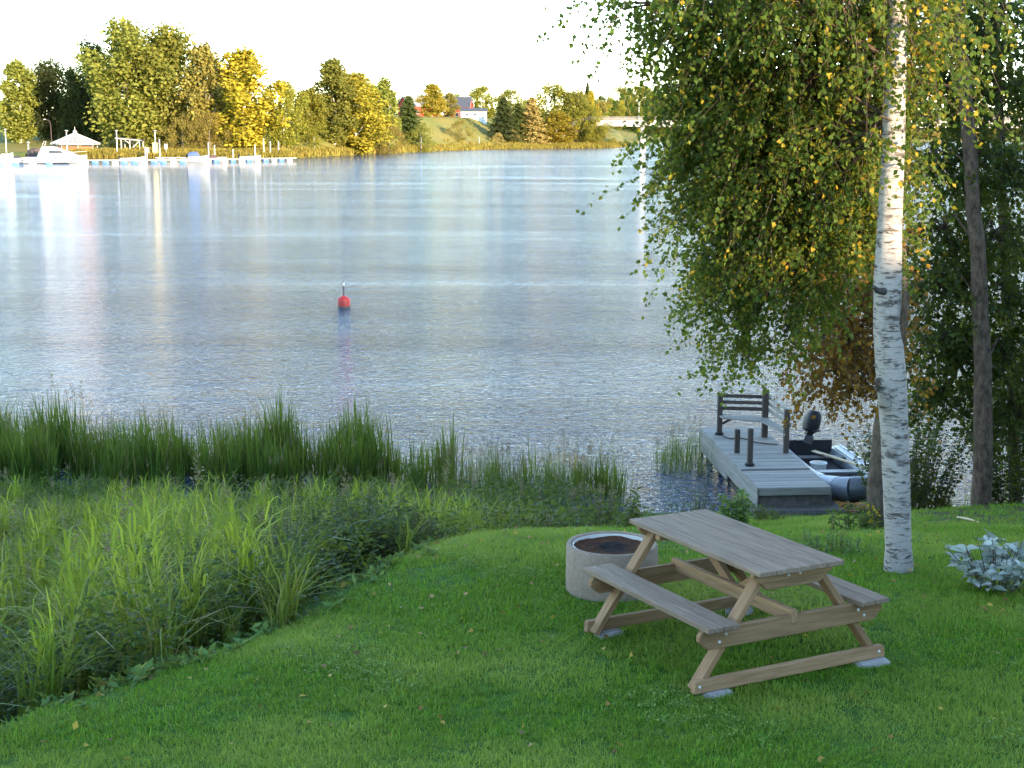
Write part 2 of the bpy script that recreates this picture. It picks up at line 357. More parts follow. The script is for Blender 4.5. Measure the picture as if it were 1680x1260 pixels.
def _fit():
    P = CTRL[:, :2]; n = len(P); K = _tps(np.linalg.norm(P[:, None]-P[None], axis=2)) + np.eye(n)*.25
    Q = np.c_[np.ones(n), P]; A = np.zeros((n+3, n+3)); A[:n, :n] = K; A[:n, n:] = Q; A[n:, :n] = Q.T
    return np.linalg.solve(A, np.r_[CTRL[:, 2], 0, 0, 0])
TW = _fit()
def ground_z(x, y):
    x = np.asarray(x, float); y = np.asarray(y, float); sh = x.shape; q = np.c_[x.ravel(), y.ravel()]
    qc = np.clip(q, (-24, -18), (24, 42)); n = len(CTRL); z = np.empty(len(q))
    for a in range(0, len(q), 20000):
        b = qc[a:a+20000]; z[a:a+20000] = _tps(np.linalg.norm(b[:, None]-CTRL[None, :, :2], axis=2)) @ TW[:n] + np.c_[np.ones(len(b)), b] @ TW[n:]
    d = np.linalg.norm(q-qc, axis=1); base = np.clip(WATER_Z + (28-q[:, 1])*.13, -5, 3.2)
    w = np.clip(d/15, 0, 1); w = w*w*(3-2*w)
    return (z*(1-w) + base*w).reshape(sh)
def gz(x, y): return float(ground_z(np.array([x]), np.array([y]))[0])
def ground_hit(px, py):
    """where the sight line through a pixel meets the near ground"""
    r = ray(px, py); ts = np.linspace(5, 60, 1200); z = CAM_H + r.z*ts/r.y; g = ground_z(r.x*ts/r.y, ts); k = int(np.argmax(z <= g)); y = ts[k]
    return Vector((r.x*y/r.y, y, float(g[k])))

def build_ground():
    ax = np.concatenate([-np.geomspace(2500, 15, 26), np.arange(-14, 14.01, .22), np.geomspace(15, 2500, 26)])
    ay = np.concatenate([-np.geomspace(2500, 5, 24), np.arange(-4, 34.01, .22), np.linspace(34.5, 44, 8)])
    X, Y = np.meshgrid(ax, ay); Z = ground_z(X, Y)
    near = np.exp(-((X/9)**2 + ((Y-14)/12)**2)); Z = Z + near*(np.sin(X*2.3+Y*1.1)*np.sin(Y*1.9-X*.7))*.012
    nx, ny = len(ax), len(ay); i = (np.arange(ny-1)[:, None]*nx + np.arange(nx-1)[None]).ravel(); f = np.stack([i, i+1, i+nx+1, i+nx], 1)
    o = link('ground', fast_mesh('ground', np.c_[X.ravel(), Y.ravel(), Z.ravel()], f, 'ground', smooth=True)); tag(o, kind='structure')
build_ground()

SHORE = np.array([(-2600,250),(-900,330),(-300,385),(-140,402),(-62,410),(-55,450),(-45,507),(-33,557),(-11,628),(17,677),(46,692),(62,760),(74,1000),(130,1150),(420,1200),(2600,1300)], float)
def shore_y(x): return np.interp(x, SHORE[:, 0], SHORE[:, 1])
def far_z(x, y):
    x = np.asarray(x, float); y = np.asarray(y, float); d = y - shore_y(x)
    hill = 11.3*np.exp(-((x+24)/80)**2)*np.clip((d-12)/86, 0, 1) + 7*np.clip((d-25)/120, 0, 1)*np.clip((-x-60)/60, 0, 1) + 14*np.clip((d-60)/500, 0, 1)*(x > 60) + 6*np.clip(d/900, 0, 1)
    return np.where(d < 0, WATER_Z + d*.12, np.where(d < 6, WATER_Z + d*.22, WATER_Z + 1.32 + (d-6)*.008 + hill))
def far_hit(px, py, y): return aty(px, py, y)
def build_far():
    ax = np.concatenate([-np.geomspace(2600, 170, 20), np.arange(-165, 160, 4.0), np.geomspace(165, 2600, 20)])
    ds = np.concatenate([[-30, -8, -2, 0, 1, 2, 3.5, 6, 9, 13, 18, 24], np.arange(30, 200, 9), np.geomspace(210, 6000, 18)])
    X = np.repeat(ax[None], len(ds), 0); Y = shore_y(X) + ds[:, None]; Z = far_z(X, Y) + np.where(ds[:, None] > 3, np.sin(X*.31)*np.sin(Y*.23)*.25, 0)
    nx, ny = len(ax), len(ds); i = (np.arange(ny-1)[:, None]*nx + np.arange(nx-1)[None]).ravel(); f = np.stack([i, i+1, i+nx+1, i+nx], 1)
    tag(link('far_bank', fast_mesh('far_bank', np.c_[X.ravel(), Y.ravel(), Z.ravel()], f, 'far_ground', smooth=True)), kind='structure')
    tag(link('water', fast_mesh('water', [(-6000, 20, WATER_Z), (6000, 20, WATER_Z), (6000, 7000, WATER_Z), (-6000, 7000, WATER_Z)], [(0,1,2,3)], 'water')), kind='structure')
build_far()

# ------------------------------------------------------------------ picnic table
def build_table():
    tx, ty, yaw = 1.538, 9.877, -1.114
    T = thing('picnic_table', 'weathered wooden picnic table with attached benches on the lawn', 'picnic table', (tx, ty, .045), yaw)
    T.rotation_euler = Euler((.004, -.022, yaw))
    H, L, W, BH = .765, 1.634, .678, .449
    def plank(n, y, z, w, L=L, h=.034): return beam(n, 'table_wood', T, (-L/2 + random.uniform(-.004, .004), y, z), (L/2, y, z), w, h, bevel=.004, warp=.008)
    top = 5; pw = W/top
    for k in range(top): plank('top_plank', -W/2 + pw*(k+.5), H-.017, round(pw-.003, 4))
    for s in (-1, 1):
        for k in range(2): plank('bench_plank', s*(.487 + .1215*(k+.5)), BH-.017, .1165)
    for e in (-1, 1):
        x = e*.655                                                     # the legs' plane
        for s in (-1, 1):
            beam('leg', 'beam_wood', T, (x, s*.20, H-.045), (x, s*.735, .0), .045, .095, up=(1,0,0), bevel=.005)
        xo = x + e*.052
        def cross(name, poly, xc, th=.045, mat='beam_wood'):
            # built along local X so that the grain follows the timber
            mb = MB().prism([(p[0], p[1]) for p in poly], 'y', -th/2, th/2); o = mb.obj(name, mat, T, bevel=.004)
            o.location = (xc, 0, 0); o.rotation_euler = (0, 0, math.pi/2); return o
        b = BH-.036
        cross('seat_beam', [(-.70, b), (.70, b), (.735, b-.035), (.735, b-.075), (.67, b-.135), (-.67, b-.135), (-.735, b-.075), (-.735, b-.035)], xo)
        cross('foot_rail', [(-.775, .0), (.775, .0), (.765, .082), (-.765, .082)], xo, .05)
        cross('table_cleat', [(-.285, H-.100), (.285, H-.100), (.325, H-.055), (.325, H-.036), (-.325, H-.036), (-.325, H-.055)], xo + e*.006)
        cross('top_cross_beam', [(-.215, H-.155), (.215, H-.155), (.265, H-.102), (-.265, H-.102)], xo)
        bolt = MB().lathe([(.0, .008), (.007, .007), (.011, 0), (.0, 0)], 10)
        xf = xo + e*.0235
        me = bolt.mesh('bolt', 'galvanised')
        for (y, z) in ((-.535, b-.045), (-.585, b-.09), (.535, b-.045), (.585, b-.09), (-.735, .045), (.72, .045), (-.05, H-.07), (.04, H-.07)):
            o = link('bolt', me, T, (xf + (e*.006 if z > .6 else e*.003 if z < .1 else 0), y, z), (0, e*math.pi/2, 0))
    beam('stretcher', 'beam_wood', T, (-.738, 0, BH-.046), (.738, 0, BH-.046), .045, .092)
    beam('brace', 'beam_wood', T, (-.03, .047, BH-.05), (-.50, .047, H-.06), .045, .07)
    beam('brace', 'beam_wood', T, (.05, .047, BH-.05), (.52, .047, H-.06), .045, .07)
    beam('middle_cleat', 'beam_wood', T, (-.5, -.29, H-.066), (-.5, .29, H-.066), .06, .06)
    # stones under its feet
    for (a, b, lab, sx) in ((.70, -.60, 'grey paving stone under the near left foot of the picnic table', .2), (.70, .66, 'grey paving stone under the near right foot of the picnic table', .24),
                        (-.70, -.60, 'grey paving stone under the far left foot of the picnic table', .2), (-.70, .55, 'grey paving stone under the far right foot of the picnic table', .2)):
        q = Vector((tx, ty)) + a*Vector((math.cos(yaw), math.sin(yaw))) + b*Vector((-math.sin(yaw), math.cos(yaw)))
        zt = .045 + a*.022 + b*.004
        g = gz(q.x, q.y); h = max(zt - g + .06, .07)
        o = MB().box((0, 0, -h/2), (.11, sx, h)).obj('paving_stone', 'paver', None, bevel=.012, loc=(q.x + .03*math.cos(yaw), q.y + .03*math.sin(yaw), zt-.003), rot=(0, 0, yaw + random.uniform(-.25, .25)), seg=2)
        tag(o, lab, 'paving stone', 'stones under the table')
build_table()

# ------------------------------------------------------------------ fire ring
def build_fire_ring():
    c = onz(1003, 935, .1); x, y = .81, 11.45; z = gz(x, y)-.03; R, h = .37, .44
    T = thing('fire_pit', 'round concrete well ring used as a fire pit behind the picnic table', 'fire pit', (x, y, z))
    prof = [(R, 0), (R+.004, h*.3), (R, h-.015), (R-.01, h), (R-.034, h), (R-.042, h-.01), (R-.042, .02), (R-.042, 0)]
    MB().lathe(prof, 56).obj('concrete_ring', 'concrete', T, smooth=True)
    r = R-.05; MB().lathe([(r, .1), (r, h-.012), (r-.006, h-.012), (r-.006, .1)], 56, closed=True).obj('steel_liner', 'galvanised', T, smooth=True)
    n = 40; mb = MB(); mb.v.append((0, 0, h-.037)); rr = [.25, .5, .75, .98]
    for t in rr:
        for k in range(n):
            a = 2*math.pi*k/n; mb.v.append((r*t*math.cos(a), r*t*math.sin(a), h-.035+.004*math.sin(5*a+t*7)*t + random.uniform(-.005, .005)))
    for k in range(n): mb.f.append((0, 1+k, 1+(k+1) % n))
    for i in range(len(rr)-1):
        for k in range(n): mb.f.append((1+i*n+k, 1+(i+1)*n+k, 1+(i+1)*n+(k+1) % n, 1+i*n+(k+1) % n))
    mb.obj('ash_bed', 'ash', T, smooth=True)
build_fire_ring()

# ------------------------------------------------------------------ dock
DECK_Z = -2.8
def build_dock():
    A = Vector((4.51, 26.07, DECK_Z)); ang = math.atan2(.36, 5.5)
    D = thing('dock', 'grey weathered wooden dock on piles with corner bench', 'dock', A, ang)     # local +Y runs out over the water, +X to the right
    Wd, Ld = 1.35, 5.52; n = 37; step = Ld/n
    for k in range(n):
        if k == 9: continue
        y = step*(k+.5); beam('deck_board', 'dock_wood', D, (0, y, -.014), (Wd, y, -.014), round(step-.011, 4), .028, bevel=.003, warp=.01)
    beam('deck_board', 'dock_dark', D, (0, step*9.5, -.02), (Wd, step*9.5, -.02), round(step-.011, 4), .028, bevel=.003)
    for x in (.06, .67, 1.29): beam('joist', 'pile_wood', D, (x, .05, -.105), (x, Ld-.05, -.105), .05, .15)
    beam('fascia_board', 'dock_wood', D, (.012, -.016, -.075), (Wd, -.016, -.075), .028, .145)
    for k in range(3): beam('skirt_board', 'dock_wood', D, (-.016, -.03, -.065 - .122*k), (-.016, Ld, -.065 - .122*k), .026, .117, warp=.01)
    beam('skirt_board', 'dock_wood', D, (-.016, 2.6, -.065 - .122*3), (-.016, Ld, -.065 - .122*3), .026, .10, warp=.01)
    MB().prism([(0, -.46), (1.40, -.46), (1.40, -.16), (.05, -.16)], 'y', .07, .6).obj('footing_beam', 'old_concrete', D, bevel=.012)
    MB().box((.75, .25, -.50), (1.62, 1.1, .24)).obj('footing_slab', 'old_concrete', D, bevel=.03, seg=2)
    zb = -1.6
    for (x, y, r) in ((.05, 4.7, .075), (.1, 3.7, .07), (1.27, 4.7, .075), (.02, 2.6, .032), (.1, 1.9, .035), (.03, 1.3, .055), (.05, .75, .03), (1.25, 2.4, .06), (.0, 5.3, .03)):
        MB().tube([(x, y, -.03), (x+random.uniform(-.03, .03), y, zb)], [r, r*.95], 10).obj('pile', 'pile_wood', D, smooth=True)
    beam('cross_brace', 'pile_wood', D, (.05, 1.2, -.55), (.05, 4.8, -.5), .04, .1)
    inv = Matrix.Translation(A) @ Matrix.Rotation(ang, 4, 'Z'); inv.invert()
    def L(px, py): return inv @ onz(px, py, DECK_Z)
    def post(px, py, h, w, name='post'):
        p = L(px, py); beam(name, 'dock_dark', D, (p.x, p.y, -.02), (p.x, p.y, h-.0), w, w, up=(0, 1, 0), bevel=.012); return p
    pl = post(1180, 713, .88, .105); pm = post(1254, 717, .97, .12); pr = post(1289, 743, .90, .105)
    s1 = post(1209, 743, .49, .1, 'mooring_post'); s2 = post(1230, 764, .74, .1, 'mooring_post')
    MB().lathe([(.0, .0), (.09, .0), (.1, .03), (.085, .05), (.05, .05)], 12).obj('rubber_collar', 'black_plastic', D, loc=(s2.x, s2.y, .001))
    MB().lathe([(.0, .0), (.09, .0), (.1, .03), (.085, .05), (.05, .05)], 12).obj('rubber_collar', 'black_plastic', D, loc=(pl.x, pl.y, .001))
    # back rails, three behind and three on the boat side, and the L-shaped seat
    for k in range(3):
        z = .86 - .135*k
        beam('back_slat', 'dock_dark', D, (pl.x, pl.y+.066, z-.02), (pm.x, pm.y+.074, z), .03, .075)
        beam('side_slat', 'dock_wood', D, (pm.x+.075, pm.y, z), (pr.x+.068, pr.y-.05, z-.01), .03, .075)
    zs = .43; d = .36
    poly = [(pl.x-.02, pl.y+.05), (pm.x, pm.y+.05), (pm.x+.05, pm.y), (pr.x+.05, pr.y+.1), (pr.x+.05-.12, pr.y+.08), (pm.x-.18, pm.y-.42), (pl.x-.02, pl.y-.28)]
    MB().prism(poly, 'z', zs-.03, zs).obj('bench_seat', 'dock_wood', D, bevel=.006)
    beam('seat_brace', 'dock_dark', D, (pl.x+.05, pl.y-.05, zs-.18), (pl.x+.35, pl.y-.02, zs-.03), .04, .05)
    # rope along the planks and the ring it hangs from
    return D
DOCK = build_dock()
def build_rope():
    p0 = onz(1188, 718, DECK_Z); pts = []
    for k, (px, py) in enumerate(((1186, 716), (1192, 719), (1200, 721), (1212, 719), (1226, 722), (1240, 727), (1258, 729), (1276, 730))):
        p = onz(px, py, DECK_Z); pts.append((p.x, p.y, DECK_Z+.014))
    tag(MB().tube(pts, .011, 6).obj('mooring_rope', 'black_plastic', smooth=True), 'thin dark mooring rope lying across the dock boards', 'rope')
build_rope()

# ------------------------------------------------------------------ small boat beside the dock
def build_boat():
    c = Vector((6.55, 26.35, WATER_Z)); B = thing('motorboat', 'small grey open motorboat tied up beside the wooden dock', 'boat', c, math.radians(4))
    B.rotation_euler.z = math.radians(3)
    # round tubes: left side, round the bow (towards the shore) and back along the right side, ending in cones at the stern
    def side(sg): return [(sg*.60, 4.45, .27, .05), (sg*.60, 4.25, .26, .15), (sg*.61, 4.0, .26, .205), (sg*.63, 3.2, .26, .215), (sg*.64, 2.2, .27, .22), (sg*.62, 1.4, .30, .22), (sg*.54, .85, .35, .22), (sg*.38, .45, .41, .22), (sg*.18, .26, .45, .22)]
    def ring_tube(name, mat, P, grow=0, n=18): MB().tube([p[:3] for p in P], [p[3]+grow for p in P], n).obj(name, mat, B, smooth=True)
    L_, R_ = side(-1), side(1)
    ring_tube('left_tube', 'boat_grey', L_); ring_tube('right_tube', 'boat_grey', R_)
    ring_tube('bow_tube', 'boat_hull_grey', [L_[-1], (-.09, .21, .465, .22), (0, .20, .47, .22), (.09, .21, .465, .22), R_[-1]], .004)
    ring_tube('bow_patch', 'boat_light', L_[5:8], .006); ring_tube('bow_patch', 'boat_light', R_[6:8], .006)
    for o, z in ((.02, .215), (-.10, .185)):
        MB().loft([[(x+o-.028, y, zc+z*r/.22+.002), (x+o+.028, y, zc+z*r/.22+.002), (x+o+.028, y, zc+z*r/.22+.014), (x+o-.028, y, zc+z*r/.22+.014)] for x, y, zc, r in R_[2:7]]).obj('rub_strip', 'boat_light', B)
    MB().loft([[(-.46, y, .17), (0, y, .13), (.46, y, .17), (.46, y, .11), (0, y, .05), (-.46, y, .11)] for y in (.75, 1.6, 3.0, 4.05)]).obj('floor', 'dark_interior', B)
    MB().box((0, 4.06, .33), (.92, .06, .50)).obj('transom', 'dark_interior', B, bevel=.015)
    MB().loft([[(-.34, .62, .40), (.34, .62, .40), (.34, .62, .43), (-.34, .62, .43)], [(-.46, 1.15, .44), (.46, 1.15, .44), (.46, 1.15, .47), (-.46, 1.15, .47)]]).obj('bow_cover', 'boat_hull_grey', B, bevel=.01)
    MB().tube([(-.62, .95, .55), (-.45, .75, .60), (-.2, .5, .67), (0, .42, .69), (.2, .5, .67)], .012, 6).obj('grab_line', 'black_plastic', B)
    MB().tube([(.52, 1.75, .49), (.50, 1.8, .62), (.56, 1.9, .73), (.66, 2.0, .75), (.72, 2.1, .62)], .022, 8).obj('grab_handle', 'black_plastic', B, smooth=True)
    # thwarts
    MB().box((0, 3.15, .40), (.98, .26, .04)).obj('rear_seat', 'dark_interior', B, bevel=.01)
    MB().box((0, 1.85, .40), (1.0, .24, .04)).obj('middle_seat', 'boat_hull_grey', B, bevel=.01)
    MB().tube([(-.42, 3.6, .2), (-.45, 3.65, .52), (-.40, 3.8, .62), (-.25, 4.0, .56)], .02, 8).obj('fuel_line', 'black_plastic', B, smooth=True)
    # outboard
    M = link('outboard_motor', None, B, (-.05, 4.16, .58), (math.radians(-10), math.radians(20), 0))
    cow = []
    for z, w, l, o in ((.16, .10, .13, 0), (.19, .14, .20, .02), (.30, .165, .24, .04), (.44, .16, .235, .05), (.56, .14, .20, .06), (.62, .09, .13, .06)):
        cow.append([(w*math.cos(a)*abs(math.cos(a))**-.25 if abs(math.cos(a)) > .01 else 0, o + l*math.sin(a)*abs(math.sin(a))**-.25 if abs(math.sin(a)) > .01 else o, z) for a in [2*math.pi*k/20 for k in range(20)]])
    MB().loft(cow).obj('cowling', 'black_plastic', M, smooth=True)
    MB().loft([[(x*s, y*t, z) for x, y in ((-1, -1), (1, -1), (1, 1), (-1, 1))] for z, s, t in ((.18, .07, .10), (-.1, .055, .08), (-.55, .04, .06), (-.85, .03, .09))]).obj('motor_leg', 'black_plastic', M, bevel=.008)
    MB().box((0, -.07, -.02), (.2, .12, .18)).obj('clamp_bracket', 'dark_metal', M, bevel=.01)
    MB().tube([(.0, -.10, .17), (.03, -.32, .2), (.04, -.50, .21)], [.022, .018, .022], 8).obj('tiller', 'black_plastic', M, smooth=True)
    MB().lathe([(0, -.06), (.05, -.05), (.06, .05), (0, .09)], 10, (0, .02, -.86)).obj('gearcase', 'black_plastic', M, smooth=True)
    # things lying in the boat
    bw = B.matrix_basis if False else Matrix.Translation(c) @ Matrix.Rotation(math.radians(3), 4, 'Z')
    o = thing('oar', 'pale wooden oar lying diagonally across the grey motorboat', 'oar', (0, 0, 0))
    a, d = bw @ Vector((.05, 3.2, .46)), bw @ Vector((.60, 1.2, .55)); o.location = (a+d)/2
    v = d-a; m = (a+d)/2; e = v.normalized()
    MB().tube([a-m, d-m], [.03, .027], 10).obj('shaft', 'oar_wood', o, smooth=True)
    MB().loft([[(p.x+s*.05, p.y+s*.05, p.z+q*.008) for s, q in ((-1, -1), (1, -1), (1, 1), (-1, 1))] for p in (a-m-e*.02, a-m-e*.3, a-m-e*.42)]).obj('blade', 'oar_wood', o, bevel=.003)
    p = bw @ Vector((-.22, 2.55, .155)); bk = thing('bucket', 'pale plastic bucket standing inside the grey motorboat', 'bucket', p)
    MB().lathe([(0, 0), (.12, 0), (.165, .26), (.175, .26), (.175, .28), (.155, .28), (.11, .02), (0, .02)], 24).obj('pail', 'bucket_plastic', bk, smooth=True)
    MB().tube([(.17*math.cos(t), -.05*math.sin(t)-.02, .26-.06*math.sin(t)) for t in np.linspace(0, math.pi, 9)], .005, 6).obj('handle', 'galvanised', bk)
build_boat()

# ------------------------------------------------------------------ buoy
def build_buoy():
    p = onz(564, 505, WATER_Z); B = thing('mooring_buoy', 'red buoy with a thin pole floating in open water', 'buoy', p, 0); B.rotation_euler = (.02, .015, 0)
    MB().lathe([(0, -.3), (.25, -.28), (.265, -.05), (.265, .36), (.25, .39), (.05, .50), (0, .5)], 28).obj('float_body', 'buoy_red', B, smooth=True)
    MB().lathe([(.268, .09), (.272, .0), (.270, -.12), (.25, -.13)], 28).obj('waterline_band', 'dark_metal', B, smooth=True)
    MB().tube([(0, 0, .48), (0, 0, .96)], [.042, .036], 10).obj('pole', 'buoy_pole', B, smooth=True)
    MB().tube([(0, 0, .90), (0, 0, 1.05)], [.040, .040], 10).obj('reflector_band', 'lamp_metal', B, smooth=True)
    MB().lathe([(0, 1.10), (.035, 1.09), (.042, 1.05), (0, 1.04)], 10).obj('pole_cap', 'buoy_pole', B, smooth=True)
build_buoy()

# ------------------------------------------------------------------ far trees: a few crown shapes, each tree its own object
def crown_mesh(kind, seed, n=5200):
    """crown of a tree one unit tall: leaf clumps on the outside of many lobes, with gaps between"""
    r = np.random.default_rng(seed); C, N = [], []
    if kind == 'spruce':
        tiers = 26
        for t in np.linspace(.06, .98, tiers):
            R = .21*(1-t)**.85 + .008; m = int(n/tiers*(R/.12 + .25)); nb = max(6, int(13*(1-t)) + 5)
            a = (r.integers(0, nb, m) + r.normal(0, .10, m))*2*np.pi/nb + t*37; q = r.random(m)**.6; rad = R*q*(.75 + .35*np.sin(a*3 + t*50))
            C.append(np.stack([rad*np.cos(a), rad*np.sin(a), t - .35*rad + r.normal(0, .008, m)], 1)); N.append(np.stack([np.cos(a), np.sin(a), np.full(m, .1)], 1))
    else:
        prm = {'birch': (95, .07, .20, .058, .55), 'poplar': (100, .07, .24, .085, .62), 'round': (95, .03, .40, .085, .5), 'shrub': (55, .0, .48, .09, .4), 'slim': (70, .08, .13, .05, .5)}[kind]
        nl, z0, R, lr, zp = prm
        ts = z0 + (1-z0)*(np.arange(nl)+r.random(nl))/nl
        for t in ts:
            u = (t-z0)/(1-z0); env = R*(np.sin(np.pi*min(1, u**.85*.95 + .04))**.6 if kind in ('birch', 'slim') else np.sin(np.pi*(.12+.86*u))**.6)
            env *= r.uniform(.65, 1.25); a = r.random()*2*np.pi; q = r.random()**.45; c = np.array([env*q*np.cos(a), env*q*np.sin(a), t*.96])
            m = int(n/nl*r.uniform(.6, 1.4)); d = rand_dirs(m, .15, r); s = lr*r.uniform(.7, 1.25)
            el = np.array([1, 1, 1.7 if kind == 'poplar' else 1.25]); p = c + d*s*el*(r.random((m, 1))**.35)
            if kind == 'poplar': p += np.array([np.cos(a), np.sin(a), 0])*.35*(p[:, 2:]-c[2]) * q
            if kind in ('birch', 'slim'): p[:, 2] -= .35*np.linalg.norm(p[:, :2]-c[:2], axis=1)
            C.append(p); N.append(d)
    C = np.concatenate(C); N = np.concatenate(N); n = len(C)
    d = unit(rand_dirs(n, -.3, r) + N*.5); nn = unit(N*1.4 + rand_dirs(n, .3, r)*.9); L = r.uniform(.013, .029, n)
    v, f = leaf_arrays(C, d, nn, L*1.25, L*.95, .2)
    return fast_mesh('crown', v, f, 'far_olive', np.repeat(r.random(n)*.75 + .25*r.random(), 2))
def trunk_mesh(seed, slim=1.0, forks=7):
    r = random.Random(seed); mb = MB(); pts = [(r.uniform(-.006, .006)*k, r.uniform(-.006, .006)*k, k/8*.92) for k in range(9)]
    mb.tube(pts, [.020*slim*(1-k/9.2) for k in range(9)], 7)
    for k in range(forks):
        t = r.uniform(.2, .75); a = r.uniform(0, 6.28); l = r.uniform(.08, .17); i = int(t*8/.92); p = Vector(pts[i])
        mb.tube([p, p+Vector((math.cos(a)*l*.5, math.sin(a)*l*.5, l*.55)), p+Vector((math.cos(a)*l, math.sin(a)*l, l*1.2))], [.007*slim, .005*slim, .002], 5)
    return mb.mesh('trunk', 'far_bark', smooth=True)
PROTO = {k: [crown_mesh(k, 11*i+len(k), n) for i in range(m)] for k, m, n in (('birch', 3, 11000), ('poplar', 2, 14000), ('spruce', 2, 6500), ('round', 2, 11000), ('shrub', 2, 5200), ('slim', 1, 6000))}
TRUNKS = [trunk_mesh(3), trunk_mesh(5, .8), trunk_mesh(8, .6, 0)]
def slot(o, mat):
    o.material_slots[0].link = 'OBJECT'; o.material_slots[0].material = MATS[mat]
def far_tree(name, label, kind, px, top, base, wpx, y, mat, k=0, bark='far_birch_bark', group=None, seat=True):
    """px/top/base in photo pixels at distance y; the base is then set on the far ground"""
    b = aty(px, base, y); t = aty(px, top, y)
    zb = float(far_z(np.array([b.x]), np.array([y]))[0]) if seat else b.z
    h = t.z - zb + .2; frac = {'birch': .43, 'poplar': .56, 'spruce': .38, 'round': .84, 'shrub': 1.02, 'slim': .3}[kind]
    w = wpx*1.3/F_PX*y / frac
    T = thing(name, label, 'shrub' if kind == 'shrub' else 'tree', (b.x, y, zb-.2), random.uniform(0, 6.28), group)
    cr = link('crown', PROTO[kind][k % len(PROTO[kind])], T); cr.scale = (w, w, h); slot(cr, mat); cr['kind'] = 'stuff'
    tk = link('stem' if kind == 'shrub' else 'trunk', TRUNKS[2 if kind in ('spruce', 'shrub') else k % 2], T); tk.scale = (min(w, h)*1.1, min(w, h)*1.1, h); slot(tk, bark)
    return T
